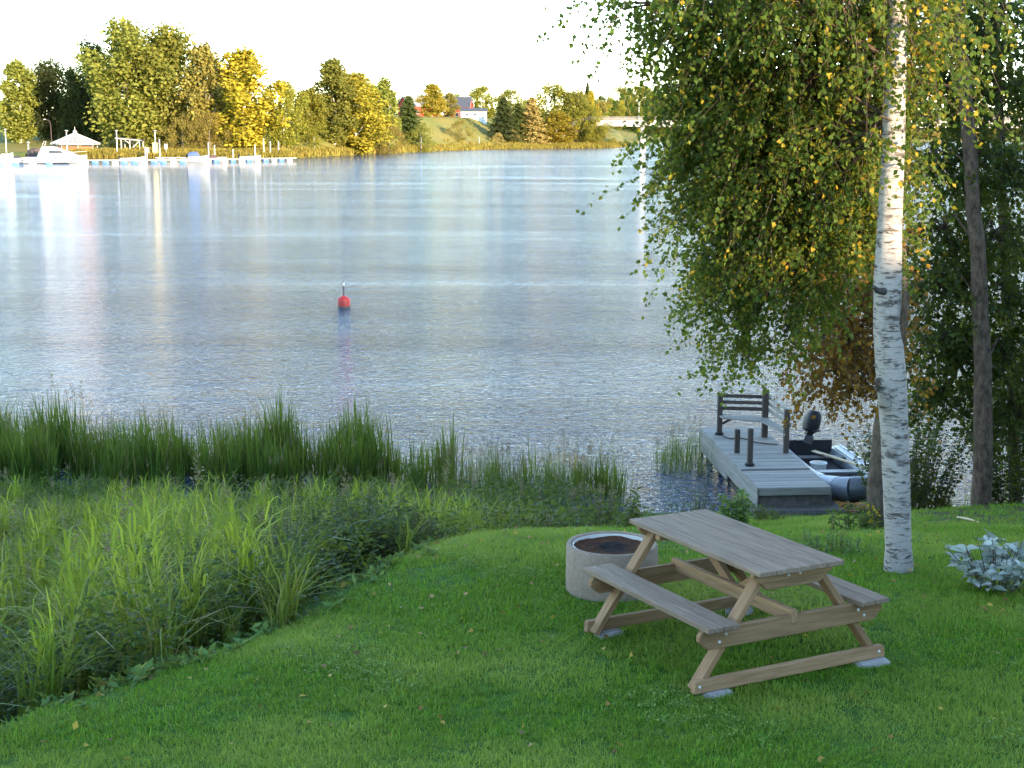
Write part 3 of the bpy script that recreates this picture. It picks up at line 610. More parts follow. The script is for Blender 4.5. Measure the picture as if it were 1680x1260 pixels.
FT = [  # name, label, crown, px, top, base, width, distance, colour, variant, bark
 ('birch_tree', 'tall green birch with sunlit left edge, leftmost tree on the far bank', 'birch', 34, 98, 232, 60, 452, 'far_olive', 0, 'far_birch_bark'),
 ('dark_tree', 'dark green tree just right of the leftmost far birch', 'poplar', 80, 104, 232, 62, 462, 'far_dark', 0, 'far_bark'),
 ('dark_tree', 'lower dark tree standing right behind the pavilion roof', 'poplar', 126, 118, 236, 50, 458, 'far_dark', 1, 'far_bark'),
 ('dark_tree', 'tall dark tree tucked against the left side of the big poplars', 'poplar', 162, 76, 240, 62, 455, 'far_dark', 0, 'far_bark'),
 ('poplar_tree', 'biggest and tallest olive green poplar above the marina', 'poplar', 214, 42, 245, 112, 432, 'far_olive', 0, 'far_bark'),
 ('poplar_tree', 'second big olive poplar, right beside the tallest one above the marina', 'poplar', 282, 53, 246, 96, 436, 'far_olive', 1, 'far_bark'),
 ('birch_tree', 'slender brownish yellow birch between the big poplars and the golden birch', 'birch', 338, 72, 248, 66, 430, 'far_brown', 1, 'far_birch_bark'),
 ('birch_tree', 'golden birch with white forked trunk above the small boats', 'birch', 402, 80, 248, 92, 428, 'far_gold', 2, 'far_birch_bark'),
 ('birch_tree', 'low yellow green birch right of the golden forked birch', 'round', 466, 134, 250, 74, 434, 'far_yellowgreen', 0, 'far_birch_bark'),
 ('birch_tree', 'narrow yellow green tree between the low birch and the tall pale birch', 'birch', 508, 146, 250, 46, 452, 'far_yellowgreen', 1, 'far_birch_bark'),
 ('birch_tree', 'tall pale olive birch rising behind the round yellow birch', 'birch', 549, 96, 250, 64, 470, 'far_olive', 1, 'far_birch_bark'),
 ('birch_tree', 'broad bright yellow birch in the middle of the far bank', 'birch', 584, 119, 251, 82, 478, 'far_yellow', 0, 'far_birch_bark'),
 ('birch_tree', 'slim olive birch right of the broad yellow birch', 'slim', 632, 127, 250, 42, 512, 'far_olive', 0, 'far_birch_bark'),
 ('spruce_tree', 'pointed green spruce in front of the red barn', 'spruce', 671, 158, 246, 52, 560, 'far_spruce', 0, 'far_bark'),
 ('birch_tree', 'small yellow birch between the red barn and the red house', 'birch', 709, 137, 225, 38, 664, 'far_yellow', 2, 'far_birch_bark'),
 ('birch_tree', 'small thin birch standing before the red house', 'slim', 738, 152, 212, 24, 690, 'far_brown', 0, 'far_birch_bark'),
 ('willow_shrub', 'rounded olive brown shrub on the grassy slope below the white house', 'shrub', 757, 195, 242, 48, 622, 'far_brown', 0, 'far_bark'),
 ('round_tree', 'big round yellow green tree behind the white house', 'round', 793, 142, 205, 58, 800, 'far_yellowgreen', 1, 'far_bark'),
 ('spruce_tree', 'dark spruce right of the white house', 'spruce', 826, 160, 240, 46, 668, 'far_dark', 1, 'far_bark'),
 ('spruce_tree', 'second dark spruce, right neighbour of the one by the white house', 'spruce', 850, 170, 240, 40, 680, 'far_spruce', 0, 'far_bark'),
 ('round_tree', 'green crowned tree behind the two dark spruces', 'round', 838, 146, 225, 46, 760, 'far_olive', 0, 'far_bark'),
 ('larch_tree', 'cone shaped tan larch on the bank left of the yellow green wood edge', 'spruce', 872, 160, 241, 50, 682, 'far_tan', 1, 'far_bark'),
 ('round_tree', 'large yellow green tree, tallest of those left of the bridge', 'round', 905, 138, 238, 74, 716, 'far_yellowgreen', 0, 'far_bark'),
 ('birch_tree', 'leaning yellow birch at the water left of the bridge', 'birch', 912, 182, 242, 56, 694, 'far_yellow', 1, 'far_birch_bark'),
 ('round_tree', 'olive tree between the tallest wood edge tree and the bridge', 'round', 941, 150, 241, 56, 712, 'far_olive', 1, 'far_bark'),
 ('round_tree', 'low yellow green tree touching the left end of the bridge', 'round', 966, 174, 242, 52, 704, 'far_yellowgreen', 0, 'far_bark'),
 ('tan_shrub', 'small tan shrub at the foot of the dark spruces', 'shrub', 816, 218, 241, 22, 655, 'far_tan', 1, 'far_bark'),
 ('tan_shrub', 'pale tan shrub below the cone shaped larch', 'shrub', 840, 212, 241, 26, 668, 'far_tan', 0, 'far_bark'),
 ('green_shrub', 'green shrub at the water below the pointed spruce', 'shrub', 690, 205, 246, 44, 548, 'far_olive', 1, 'far_bark'),
 ('green_shrub', 'olive shrub between the broad yellow birch and the pointed spruce', 'shrub', 640, 200, 252, 50, 500, 'far_brown', 0, 'far_bark'),
 ('birch_tree', 'yellow green birch behind the gap between slender and golden birches', 'birch', 368, 118, 248, 60, 462, 'far_yellowgreen', 2, 'far_birch_bark'),
 ('birch_tree', 'pale yellow birch behind the slim olive birch, left of the barn', 'birch', 612, 140, 250, 50, 540, 'far_yellowgreen', 0, 'far_birch_bark'),
 ('green_shrub', 'olive shrub at the water at the left end of the bridge', 'shrub', 984, 208, 243, 46, 700, 'far_yellowgreen', 1, 'far_bark'),
 ('bare_shrub', 'brown thin shrub under the big poplars by the notice board', 'shrub', 300, 190, 250, 64, 424, 'far_brown', 0, 'far_bark'),
 ('bare_shrub', 'brown thin shrub below the slender brownish birch', 'shrub', 345, 185, 250, 54, 422, 'far_brown', 1, 'far_bark'),
 ('green_shrub', 'yellow green shrub at the shore under the narrow tree', 'shrub', 505, 205, 254, 60, 444, 'far_yellowgreen', 0, 'far_bark'),
]
for a in FT: far_tree(*a, group='trees and shrubs on the far bank')

# the wood beyond the bridge reads as one mass
def scatter(name, pts, rots, scales, sources, kind='stuff', idx=None, label=None):
    """one object: points on the ground that carry small plant meshes"""
    me = bpy.data.meshes.new(name); pts = np.asarray(pts, np.float32); n = len(pts)
    me.vertices.add(n); me.vertices.foreach_set('co', pts.ravel())
    for nm, ty, val in (('rot', 'FLOAT_VECTOR', rots), ('scl', 'FLOAT_VECTOR', scales), ('idx', 'INT', idx if idx is not None else rng.integers(0, len(sources), n))):
        at = me.attributes.new(nm, ty, 'POINT'); val = np.asarray(val)
        if ty == 'FLOAT_VECTOR' and val.ndim == 1: val = np.repeat(val[:, None], 3, 1)
        at.data.foreach_set('vector' if 'VEC' in ty else 'value', val.astype(np.float32 if 'VEC' in ty else np.int32).ravel())
    col = bpy.data.collections.new(name + '_source')
    for k, s in enumerate(sources):
        o = bpy.data.objects.new('%s_%02d' % (name, k), s); col.objects.link(o)
    o = link(name, me); ng = bpy.data.node_groups.new(name, 'GeometryNodeTree')
    ng.interface.new_socket('Geometry', in_out='INPUT', socket_type='NodeSocketGeometry'); ng.interface.new_socket('Geometry', in_out='OUTPUT', socket_type='NodeSocketGeometry')
    N, Lk = ng.nodes, ng.links; gi, go = N.new('NodeGroupInput'), N.new('NodeGroupOutput'); ip = N.new('GeometryNodeInstanceOnPoints'); ci = N.new('GeometryNodeCollectionInfo')
    ci.inputs['Collection'].default_value = col; ci.inputs['Separate Children'].default_value = True; ci.inputs['Reset Children'].default_value = True
    def att(nm, ty):
        a = N.new('GeometryNodeInputNamedAttribute'); a.data_type = ty; a.inputs['Name'].default_value = nm; return a.outputs['Attribute']
    e2r = N.new('FunctionNodeEulerToRotation'); Lk.new(att('rot', 'FLOAT_VECTOR'), e2r.inputs[0]); Lk.new(e2r.outputs[0], ip.inputs['Rotation'])
    Lk.new(att('scl', 'FLOAT_VECTOR'), ip.inputs['Scale']); Lk.new(att('idx', 'INT'), ip.inputs['Instance Index']); ip.inputs['Pick Instance'].default_value = True
    Lk.new(ci.outputs[0], ip.inputs['Instance']); Lk.new(gi.outputs[0], ip.inputs['Points']); Lk.new(ip.outputs[0], go.inputs[0])
    o.modifiers.new('plants', 'NODES').node_group = ng; o['kind'] = kind
    if label: o['label'] = label
    return o
def tree_source(kind, k, mat):
    me = PROTO[kind][k].copy(); me.materials.clear(); me.materials.append(MATS[mat]); return me
def build_far_wood():
    src = [tree_source('round', 0, 'far_olive'), tree_source('birch', 0, 'far_yellowgreen'), tree_source('birch', 1, 'far_brown'), tree_source('spruce', 0, 'far_dark'), tree_source('round', 1, 'far_tan'), tree_source('birch', 2, 'far_gold')]
    P, S, I = [], [], []
    def add(px, y, h, i):
        b = aty(px, 230, y); z = float(far_z(np.array([b.x]), np.array([y]))[0]); P.append((b.x, y, z-.5)); w = h*random.uniform(.75, 1.0); S.append((w*1.25, w*1.25, h)); I.append(i)
    for px in np.arange(955, 1780, 7.0): add(px + random.uniform(-4, 4), random.uniform(1225, 1290), random.uniform(13, 22), random.choice([0, 1, 1, 2, 2, 4, 5]))
    for px in np.arange(955, 1780, 8.0): add(px + random.uniform(-4, 4), random.uniform(1350, 1600), random.uniform(17, 27), random.choice([0, 0, 3, 3, 2]))
    for px, h in ((1018, 36), (1048, 40), (1058, 38), (963, 34)): add(px, 1480, h, 3 if px == 963 else 0)
    for px in np.arange(-900, 960, 14.0): add(px + random.uniform(-5, 5), random.uniform(900, 1100), random.uniform(10, 15), random.choice([0, 3, 3, 2]))
    P = np.array(P); n = len(P); R = np.zeros((n, 3)); R[:, 2] = rng.random(n)*6.28
    o = scatter('distant_wood', P, R, np.array(S), src, idx=np.array(I)); tag(o, 'distant mixed autumn wood beyond the bridge', 'wood')
build_far_wood()

def build_shore_grass():
    n = 26; src = []
    for s in range(3):
        r = np.random.default_rng(s); a = r.random(n)*6.28; c = np.stack([r.normal(0, .5, n), r.normal(0, .5, n), np.zeros(n)], 1)
        v, f = blade_arrays(c, np.stack([np.cos(a), np.sin(a)], 1), r.uniform(.7, 1.3, n), .16, r.uniform(.1, .6, n)); src.append(fast_mesh('tussock', v, f, 'shore_grass', np.repeat(r.random(n), 5)))
    m = 4200; x = np.concatenate([rng.uniform(-130, 60, m-800), rng.uniform(-130, -60, 800)]); d = rng.exponential(5.0, m) + .2; y = shore_y(x) + d
    z = far_z(x, y); R = np.zeros((m, 3)); R[:, 2] = rng.random(m)*6.28
    tag(scatter('shore_grass', np.c_[x, y, z-.05], R, rng.uniform(.6, 1.5, m), src), 'yellow autumn grass along the far waterline', 'grass')
build_shore_grass()

# ------------------------------------------------------------------ houses on the far slope
def wall_box(name, mat, parent, x0, x1, y0, y1, z0, z1): return MB().box(((x0+x1)/2, (y0+y1)/2, (z0+z1)/2), (x1-x0, y1-y0, z1-z0)).obj(name, mat, parent)
def gable_house(name, label, loc, rz, lx, ly, hw, hr, wall, roof, wins, ov=.5, chimney=None):
    """ridge along local X; wins: (side, a, z, w, h) with side 'f' (front, -Y), 'l' (-X), 'r' (+X)"""
    T = thing(name, label, 'house' if 'barn' not in name else 'barn', loc, rz); X, Y = lx/2, ly/2
    MB().prism([(-Y, -3), (Y, -3), (Y, hw), (0, hw+hr), (-Y, hw)], 'x', -X, X).obj('wall', wall, T)
    k = hr/Y
    for s in (-1, 1):
        MB().prism([(s*(Y+ov), hw-k*ov+.05), (0, hw+hr+.05), (0, hw+hr+.3), (s*(Y+ov), hw-k*ov+.3)], 'x', -X-ov, X+ov).obj('roof', roof, T)
    for e in (-1, 1):
        for s in (-1, 1): MB().prism([(s*(Y+ov), hw-k*ov-.15), (0, hw+hr-.15), (0, hw+hr+.04), (s*(Y+ov), hw-k*ov+.04)], 'x', e*(X+ov)-.06, e*(X+ov)+.06).obj('barge_board', 'white_paint', T)
    if chimney: MB().box((chimney, 0, hw+hr+.3), (.9, .9, 1.8)).obj('chimney', 'roof_grey', T)
    for side, a, z, w, h, *kind in wins:
        nm = kind[0] if kind else 'window'
        if side == 'f': c, s1, s2, dd = (a, -Y-.04, z), (w+.3, .1, h+.3), (w, .14, h), 0
        else: e = -1 if side == 'l' else 1; c, s1, s2 = (e*(X+.04), a, z), (.1, w+.3, h+.3), (.14, w, h)
        fr = MB().box(c, s1).obj(nm, 'white_paint', T); MB().box(c, s2).obj('pane' if nm == 'window' else 'leaf', 'glass_dark' if nm == 'window' and (not kind or len(kind) < 2) else 'white_paint', fr)
    return T
def houses():
    p = aty(688, 205, 690); z = float(far_z(np.array([p.x]), np.array([690.]))[0])
    gable_house('red_barn', 'red barn with white edged gable and grey roof behind the pointed spruce', (p.x-1, 690, z), math.radians(38), 15, 9.5, 4.8, 4.4, 'barn_red', 'roof_grey', [('l', 0, 4.5, 1.4, 1.6), ('f', -3, 1.8, 1.2, 1.2), ('f', 2, 1.8, 1.2, 1.2)])
    p = aty(738, 200, 725); z = float(far_z(np.array([p.x]), np.array([725.]))[0])
    T = gable_house('red_house', 'red wooden house with dark blue roof and white windows on the slope', (p.x, 725, z), math.radians(-9), 21, 10, 4.6, 4.6, 'barn_red', 'roof_dark', [('f', -6.5, 2.6, 2.0, 1.8, 'window', 1), ('f', 7.0, 2.8, 2.0, 1.5, 'window', 1), ('f', 4.6, .9, 1.6, 1.6), ('r', 0, 3, 1.6, 1.6)], chimney=-3)
    MB().prism([(-3.1, -2), (3.1, -2), (3.1, 4.6), (0, 7.4), (-3.1, 4.6)], 'y', -7.2, -4).obj('porch_gable', 'barn_red', T, loc=(-2.2, 0, 0))
    for s in (-1, 1): MB().prism([(s*3.6, 4.2), (0, 7.5), (0, 7.8), (s*3.6, 4.5)], 'y', -7.5, -2).obj('porch_roof', 'roof_dark', T, loc=(-2.2, 0, 0))
    w = MB().box((-2.2, -7.26, 2.0), (3.6, .12, 3.0)).obj('window', 'white_paint', T)
    for k in (-1, 0, 1): MB().box((-2.2+k*1.15, -7.3, 2.0), (.95, .12, 2.6)).obj('pane', 'house_white', w)
    MB().box((0, -6.4, 6.8), (5.0, .12, 2.0)).obj('dormer_front', 'house_white', T, loc=(-1, 2.6, 0))
    for k in range(7): MB().box((-9 + k*2.2, -8.6, .2), (.16, .16, 1.2)).obj('fence_post', 'dark_metal', T)
    MB().box((-2.4, -8.6, .62), (14, .1, .14)).obj('fence_rail', 'canvas_brown', T)
    p = aty(777, 198, 705); z = float(far_z(np.array([p.x]), np.array([705.]))[0])
    T = gable_house('white_house', 'low white house with dark roof on top of the grassy slope', (p.x, 705, max(z, p.z-.2)), math.radians(4), 12.2, 7, 3.0, 1.3, 'house_white', 'roof_dark', [('f', -3.3, 1.6, 1.2, .9), ('f', .6, 1.6, 1.2, .9), ('f', 4.6, 1.2, .9, 1.6, 'door')], ov=.4)
    f = thing('flagpole', 'white flagpole rising behind the low white house', 'flagpole', (aty(790, 195, 712).x, 712, z))
    MB().tube([(0, 0, -2), (0, 0, 9.5)], [.16, .10], 8).obj('pole', 'white_paint', f); MB().lathe([(0, 9.45), (.18, 9.55), (.18, 9.7), (0, 9.8)], 8).obj('finial', 'white_paint', f)
houses()

# ------------------------------------------------------------------ bridge
def build_bridge():
    y = 712; z = WATER_Z; T = thing('road_bridge', 'pale concrete road bridge crossing the river at the right', 'bridge', (40, y, z))
    u = y/F_PX; top = aty(1000, 196, y).z - z; bot = aty(1000, 208.5, y).z - z; par = aty(1000, 191, y).z - z
    MB().prism([(-12, bot+.8), (30, bot), (260, bot-.6), (260, top), (-12, top)], 'y', -3.6, 3.6).obj('girder', 'bridge_concrete', T)
    MB().box((124, 0, top+.16), (272, 9.6, .32)).obj('deck', 'bridge_concrete', T)
    for s in (-1, 1): 
        MB().box((124, s*4.6, top+1.18), (272, .12, .14)).obj('rail', 'roof_grey', T); MB().box((124, s*4.6, top+.72), (272, .08, .1)).obj('rail', 'roof_grey', T)
    pm = MB().box((0, 0, .72), (.14, .14, 1.0)).mesh('rail_post', 'roof_grey')
    for k in range(68): link('rail_post', pm, T, (-10+k*4, -4.6, top+.1))
    px = aty(1054, 230, y).x - 40
    for dx in (px, px+62, px+124): MB().loft([[(a*2.6/2, b*3.0, zz) for a, b in ((-1, -1), (1, -1), (1, 1), (-1, 1))] for zz in (-3, bot+.1)]).obj('pier', 'bridge_concrete', T, loc=(dx, 0, 0), bevel=.2)
    MB().box((-13, 0, top/2-1), (10, 9, top+1.5)).obj('abutment', 'bridge_concrete', T)
    for k, (p, lab) in enumerate(((1047, 'tall pale lamp post standing on the bridge'),)):
        lx = aty(p, 190, y).x; L = thing('street_lamp', lab, 'street lamp', (lx, y-4, z+top+.32))
        MB().tube([(0, 0, -.1), (0, 0, 8.2)], [.17, .11], 8).obj('post', 'lamp_metal', L); MB().tube([(0, 0, 8.1), (0, .8, 8.5), (0, 1.8, 8.55)], [.09, .08, .14], 6).obj('lamp_arm', 'lamp_metal', L); MB().box((0, 2.0, 8.52), (.35, .8, .16)).obj('lamp_head', 'lamp_metal', L)
build_bridge()

# ------------------------------------------------------------------ marina
def land(px, y): x = aty(px, 240, y).x; return Vector((x, y, float(far_z(np.array([x]), np.array([y]))[0])))
def build_pavilion():
    p = land(124, 424); T = thing('pavilion', 'octagonal waterside pavilion with grey seamed roof and red side panels', 'pavilion', p)
    R = 6.9; ez = aty(124, 235.5, 424).z - p.z; az = aty(124, 219, 424).z - p.z; n = 8
    for k in range(n):
        a0, a1 = 2*math.pi*(k+.5)/n, 2*math.pi*(k+1.5)/n
        P = [(R*math.cos(a0), R*math.sin(a0), ez), (R*math.cos(a1), R*math.sin(a1), ez), (.4*math.cos(a1), .4*math.sin(a1), az), (.4*math.cos(a0), .4*math.sin(a0), az)]
        rp = MB().add(P + [(q[0], q[1], q[2]-.15) for q in P], [(0,1,2,3), (7,6,5,4), (0,4,5,1), (1,5,6,2), (2,6,7,3), (3,7,4,0)]).obj('roof_panel', 'roof_grey', T)
        for s in (0, .33, .66): 
            b = Vector(P[0]).lerp(Vector(P[1]), s); t = Vector(P[3]).lerp(Vector(P[2]), s); MB().tube([b+Vector((0,0,.06)), t+Vector((0,0,.06))], .07, 4).obj('seam', 'lamp_metal', rp)
        beam('eave_board', 'white_paint', T, (P[0][0], P[0][1], ez-.16), (P[1][0], P[1][1], ez-.16), .12, .4, bevel=0)
        am = 2*math.pi*(k+.5)/n; MB().box((R*.88*math.cos(am), R*.88*math.sin(am), ez/2-.2), (.22, .22, ez+.4)).obj('post', 'white_paint', T)
        if k in (4, 5, 6, 3):
            b = Vector((R*.88*math.cos(a0), R*.88*math.sin(a0), .75)); t = Vector((R*.88*math.cos(a1), R*.88*math.sin(a1), .75)); beam('side_panel', 'panel_red', T, b, t, .08, 1.3, bevel=0)
    cu = MB().lathe([(.6, az-.2), (.6, az+.5), (.7, az+.55), (.1, az+1.1)], 8).obj('cupola', 'white_paint', T)
    MB().tube([(0, 0, az+1.0), (0, 0, az+1.9)], [.09, .05], 6).obj('finial', 'lamp_metal', cu)
build_pavilion()
def build_shelter():
    p = land(215, 421); T = thing('open_shelter', 'small open timber shelter with flat dark roof right of the pavilion', 'shelter', p)
    h = aty(215, 229, 421).z - p.z
    MB().prism([(-3.7, h+.35), (3.6, h-.25), (3.6, h), (-3.7, h+.65)], 'y', -2.4, 2.4).obj('roof', 'canvas_brown', T); MB().prism([(-3.8, h+.25), (3.7, h-.38), (3.7, h-.1), (-3.8, h+.55)], 'y', -2.56, -2.44).obj('fascia_board', 'white_paint', T)
    for x in (-2.2, .2, 3.0):
        for y in (-2, 2): MB().box((x, y, h/2-.2), (.3, .3, h+.35)).obj('post', 'white_paint', T)
    beam('brace', 'white_paint', T, (1.0, -2, 1.2), (2.9, -2, h-.4), .2, .25); beam('brace', 'white_paint', T, (.2, -2, h-1.2), (-1.2, -2, h-.1), .2, .22)
    b = MB().box((0, 0, .5), (4.4, 1.2, .12)); b.box((-1.8, 0, .1), (.15, 1, .9)); b.box((1.8, 0, .1), (.15, 1, .9)); tag(b.obj('bench', 'pontoon_wood', None, loc=tuple(p)), 'long low bench standing under the open shelter', 'bench')
build_shelter()
def lamp(px, ytop, y, label, curved=False):
    p = land(px, y) if y > 408 else Vector((aty(px, 250, y).x, y, WATER_Z+.3)); h = aty(px, ytop, y).z - p.z; T = thing('lamp_post', label, 'lamp post', p, group='lamp posts of the marina')
    if curved:
        MB().tube([(0, 0, -.3), (0, 0, h-1.6), (-.3, 0, h-.5), (-1.2, 0, h), (-1.5, 0, h)], [.13, .11, .1, .09, .09], 8).obj('post', 'canvas_brown', T, smooth=True); MB().lathe([(0, -.12), (.35, -.1), (.42, .1), (0, .25)], 10, (-1.7, 0, h)).obj('lamp_head', 'white_paint', T)
    else:
        MB().tube([(0, 0, -.3), (0, 0, h-.2)], [.15, .12], 8).obj('post', 'lamp_metal', T, smooth=True); MB().lathe([(.12, h-.5), (.28, h-.3), (.55, h-.08), (.55, h), (0, h+.15)], 10).obj('lamp_head', 'white_paint', T, smooth=True)
lamp(10, 212, 412, 'lamp post at the left picture edge above the moored boats'); lamp(47, 233, 352, 'short lamp post on the front pontoon beside the cabin cruiser')
lamp(110, 214, 409, 'lamp post rising in front of the pavilion roof'); lamp(192, 214, 409, 'lamp post between the pavilion and the open shelter'); lamp(255, 214, 411, 'lamp post standing right of the open shelter')
lamp(85, 196, 432, 'curved brown street lamp on the grass left of the pavilion', True)
def pontoon(label, px0, px1, y0, y1, floats, step):
    a, b = aty(px0, 270, y0), aty(px1, 270, y1); a.z = b.z = WATER_Z; d = b-a; L = d.length
    T = thing('floating_pontoon', label, 'pontoon', a, math.atan2(d.y, d.x)); n = max(2, int(L/2.4))
    for k in range(n): MB().box((L*(k+.5)/n, 0, .55), (L/n-.06, 1.5, .14)).obj('deck_section', 'pontoon_wood', T)
    me = {c: MB().lathe([(0, -.78), (.36, -.76), (.46, -.6), (.46, .6), (.36, .76), (0, .78)], 14).mesh('float', c, smooth=True) for c in ('float_blue', 'float_white')}
    m = int(L/step)
    for k in range(m):
        o = link('float', me['float_blue' if floats(k) else 'float_white'], T, (step*(k+.5)+random.uniform(-.15, .15), -.45, .06), (0, math.pi/2, random.uniform(-.1, .1)))
    MB().box((L/2, -.74, .50), (L, .05, .2)).obj('edge_rail', 'white_paint', T)
    return T
pontoon('front floating pontoon with blue floats under the cabin cruiser', -14, 118, 337, 341, lambda k: k % 4 != 2, 3.6)
pontoon('long floating pontoon with blue and white floats right of the cruiser', 116, 318, 356, 362, lambda k: k % 3 != 1, 2.3)
pontoon('outer end of the pontoon line beside the two small boats', 318, 484, 366, 388, lambda k: k % 2 == 0, 2.5)
pontoon('inner pontoon close to the shore behind the small boats', 255, 372, 392, 398, lambda k: k % 3 == 0, 3.0)
def hull_rings(L, W, H, bow=.9): 
    return [[(x, -w, g), (x, -w*.92, .1), (x, -w*.4, -.35), (x, w*.4, -.35), (x, w*.92, .1), (x, w, g)] for x, w, g in ((0, W*.46, H*.82), (L*.25, W*.5, H*.84), (L*.55, W*.5, H*.9), (L*.8, W*.36, H*1.0), (L*.95, W*.13, H*1.1), (L, .03, H*1.14))]
def cruiser():
    y = 344; a = aty(42, 268, y); a.z = WATER_Z; L = aty(142, 268, y).x - a.x; T = thing('cabin_cruiser', 'white cabin cruiser with flybridge moored at the front pontoon', 'boat', a, math.radians(3))
    W, H = 4.2, 1.75; R = hull_rings(L, W, H)
    MB().loft(R).obj('hull', 'white_gelcoat', T, smooth=True); MB().loft([[(x, p[1]*1.01, H*.62) if False else (p[0], p[1]*1.012, p[2]-.32) for p in (r[0],)] + [(r[0][0], r[0][1]*1.012, r[0][2]-.5), (r[0][0], r[0][1]*.9, r[0][2]-.4)] for r in R[:5] for x in (0,)]).obj('stripe', 'canvas_blue', T)
    def cab(name, mat, secs, par=T): return MB().loft([[(x0, -w, z), (x1, -w*.8, z), (x1, w*.8, z), (x0, w, z)] for z, x0, x1, w in secs]).obj(name, mat, par, bevel=.05)
    c = cab('cabin', 'white_gelcoat', [(H*.8, L*.22, L*.93, 1.7), (2.35, L*.24, L*.78, 1.6), (3.1, L*.28, L*.66, 1.45)])
    for s in (-1, 1): MB().loft([[(L*.42, s*1.63, 2.4), (L*.42, s*1.55, 2.9), (L*.44, s*1.52, 2.92), (L*.44, s*1.6, 2.4)], [(L*.62, s*1.42, 2.42), (L*.58, s*1.37, 2.85), (L*.6, s*1.3, 2.85), (L*.64, s*1.36, 2.42)]]).obj('window', 'glass_dark', c)
    fb = cab('flybridge', 'white_gelcoat', [(3.12, L*.26, L*.62, 1.4), (3.9, L*.3, L*.5, 1.2)])
    MB().loft([[(L*.5, -1.1, 3.9), (L*.5, 1.1, 3.9), (L*.51, 1.1, 3.9), (L*.51, -1.1, 3.9)], [(L*.46, -.9, 4.5), (L*.46, .9, 4.5), (L*.47, .9, 4.5), (L*.47, -.9, 4.5)]]).obj('windscreen', 'glass_dark', fb)
    MB().tube([(L*.3, -1.1, 3.9), (L*.33, -1.0, 5.0), (L*.33, 1.0, 5.0), (L*.3, 1.1, 3.9)], .09, 6).obj('radar_arch', 'white_gelcoat', T); 
    MB().tube([(L*.45, -1.5, 2.2), (L*.75, -1.2, 2.55), (L*.96, -.3, 2.75), (L*1.0, 0, 2.8)], .035, 5).obj('bow_rail', 'lamp_metal', T)
cruiser()
def small_boat(label, px0, px1, y, H, cover, name='small_boat', screen=True, canvas=None, flip=False):
    a = aty(px0, 262, y); a.z = WATER_Z; b = aty(px1, 262, y); L = b.x-a.x; T = thing(name, label, 'boat', a if not flip else Vector((b.x, y, WATER_Z)), 0 if not flip else math.pi, group='small boats in the marina')
    MB().loft(hull_rings(L, L*.36, H)).obj('hull', 'white_gelcoat', T, smooth=True)
    if screen: MB().loft([[(L*.45, -L*.15, H*.85), (L*.45, L*.15, H*.85), (L*.5, L*.15, H*.85), (L*.5, -L*.15, H*.85)], [(L*.38, -L*.12, H*.85+.65), (L*.38, L*.12, H*.85+.65), (L*.4, L*.12, H*.85+.65), (L*.4, -L*.12, H*.85+.65)]]).obj('windscreen', 'glass_dark', T)
    if canvas:
        hh = canvas[1]; MB().loft([[(x, L*.16*math.cos(t), H*.85 + hh*math.sin(t)*q) for t in np.linspace(0, math.pi, 9)] for x, q in ((L*.02, .8), (L*.2, 1), (L*.42, 1), (L*.55, .3))]).obj('canvas_top', canvas[0], T, smooth=True)
        if canvas[2]:
            for k in (0, 1): MB().box((L*(.14+.2*k), -L*.165, H*.85+hh*.45), (L*.12, .06, hh*.4)).obj('window', 'glass_dark', T)
    o = MB().loft([[(x*.8-.25, yy*.22, z) for x, yy in ((-.3, -1), (.3, -1), (.3, 1), (-.3, 1))] for z in (H*.3, H*1.25)]).obj('outboard_motor', 'black_plastic', T, bevel=.05)
small_boat('dark canopied boat with square windows moored behind the cabin cruiser', 46, 92, 352, 1.7, None, 'canopy_boat', False, ('canvas_brown', 2.0, True))
small_boat('white boat cut by the left picture edge with raked windscreen', -22, 22, 344, 2.2, None, 'white_boat', True, ('canvas_brown', .9, False))
small_boat('dark low boat between the left edge boat and the cruiser', 20, 46, 349, 1.3, None, 'dark_boat', True, ('dark_metal', .6, False))
small_boat('low white boat moored below the open shelter', 198, 238, 366, 1.1, None, 'small_boat', False)
small_boat('white boat with blue canvas top below the slender birch', 309, 343, 362, 1.5, None, 'small_boat', True, ('canvas_blue', 1.2, False))
small_boat('white open boat at the outer end of the pontoon line', 394, 428, 384, 1.2, None, 'small_boat', True)
small_boat('dark covered boat right of the white boat with blue canvas', 338, 372, 372, .9, None, 'covered_boat', False, ('canvas_brown', .8, False))
# white mooring posts and signs along the quay
for px, yb, h, y, lab in ((238, 0, 3.2, 402, 'white mooring post left of the yellow notice board'), (262, 0, 5.2, 396, 'tall white mooring post right of the yellow notice board'), (342, 0, 4.4, 396, 'white mooring post beside the blue canvas boat'), (352, 0, 3.6, 398, 'thin white post just right of the blue canvas boat post'),
                       (382, 0, 2.6, 392, 'short white post between the two small white boats'), (418, 0, 3.8, 390, 'white mooring post beside the outermost white boat'), (433, 0, 4.6, 412, 'white post at the shore under the golden birch'), (443, 0, 4.0, 412, 'white post right of the golden birch trunk'), (457, 0, 3.6, 414, 'white post under the low yellow green birch'), (515, 0, 3.0, 446, 'white post at the shore right of the pontoon end'),
                       (691, 0, 5.5, 552, 'tall white marker post at the far waterline below the barn'), (786, 0, 3.2, 634, 'white marker post at the waterline below the white house')):
    x = aty(px, 240, y).x; z = max(WATER_Z, float(far_z(np.array([x]), np.array([float(y)]))[0])); T = thing('mooring_post', lab, 'post', (x, y, z), group='white posts along the far waterline')
    MB().tube([(0, 0, -1), (random.uniform(-.1, .1), 0, h)], [.2, .17], 8).obj('pole', 'white_paint', T, smooth=True); MB().lathe([(.18, h-.05), (.22, h), (.12, h+.15), (0, h+.18)], 8).obj('cap', 'white_paint', T)
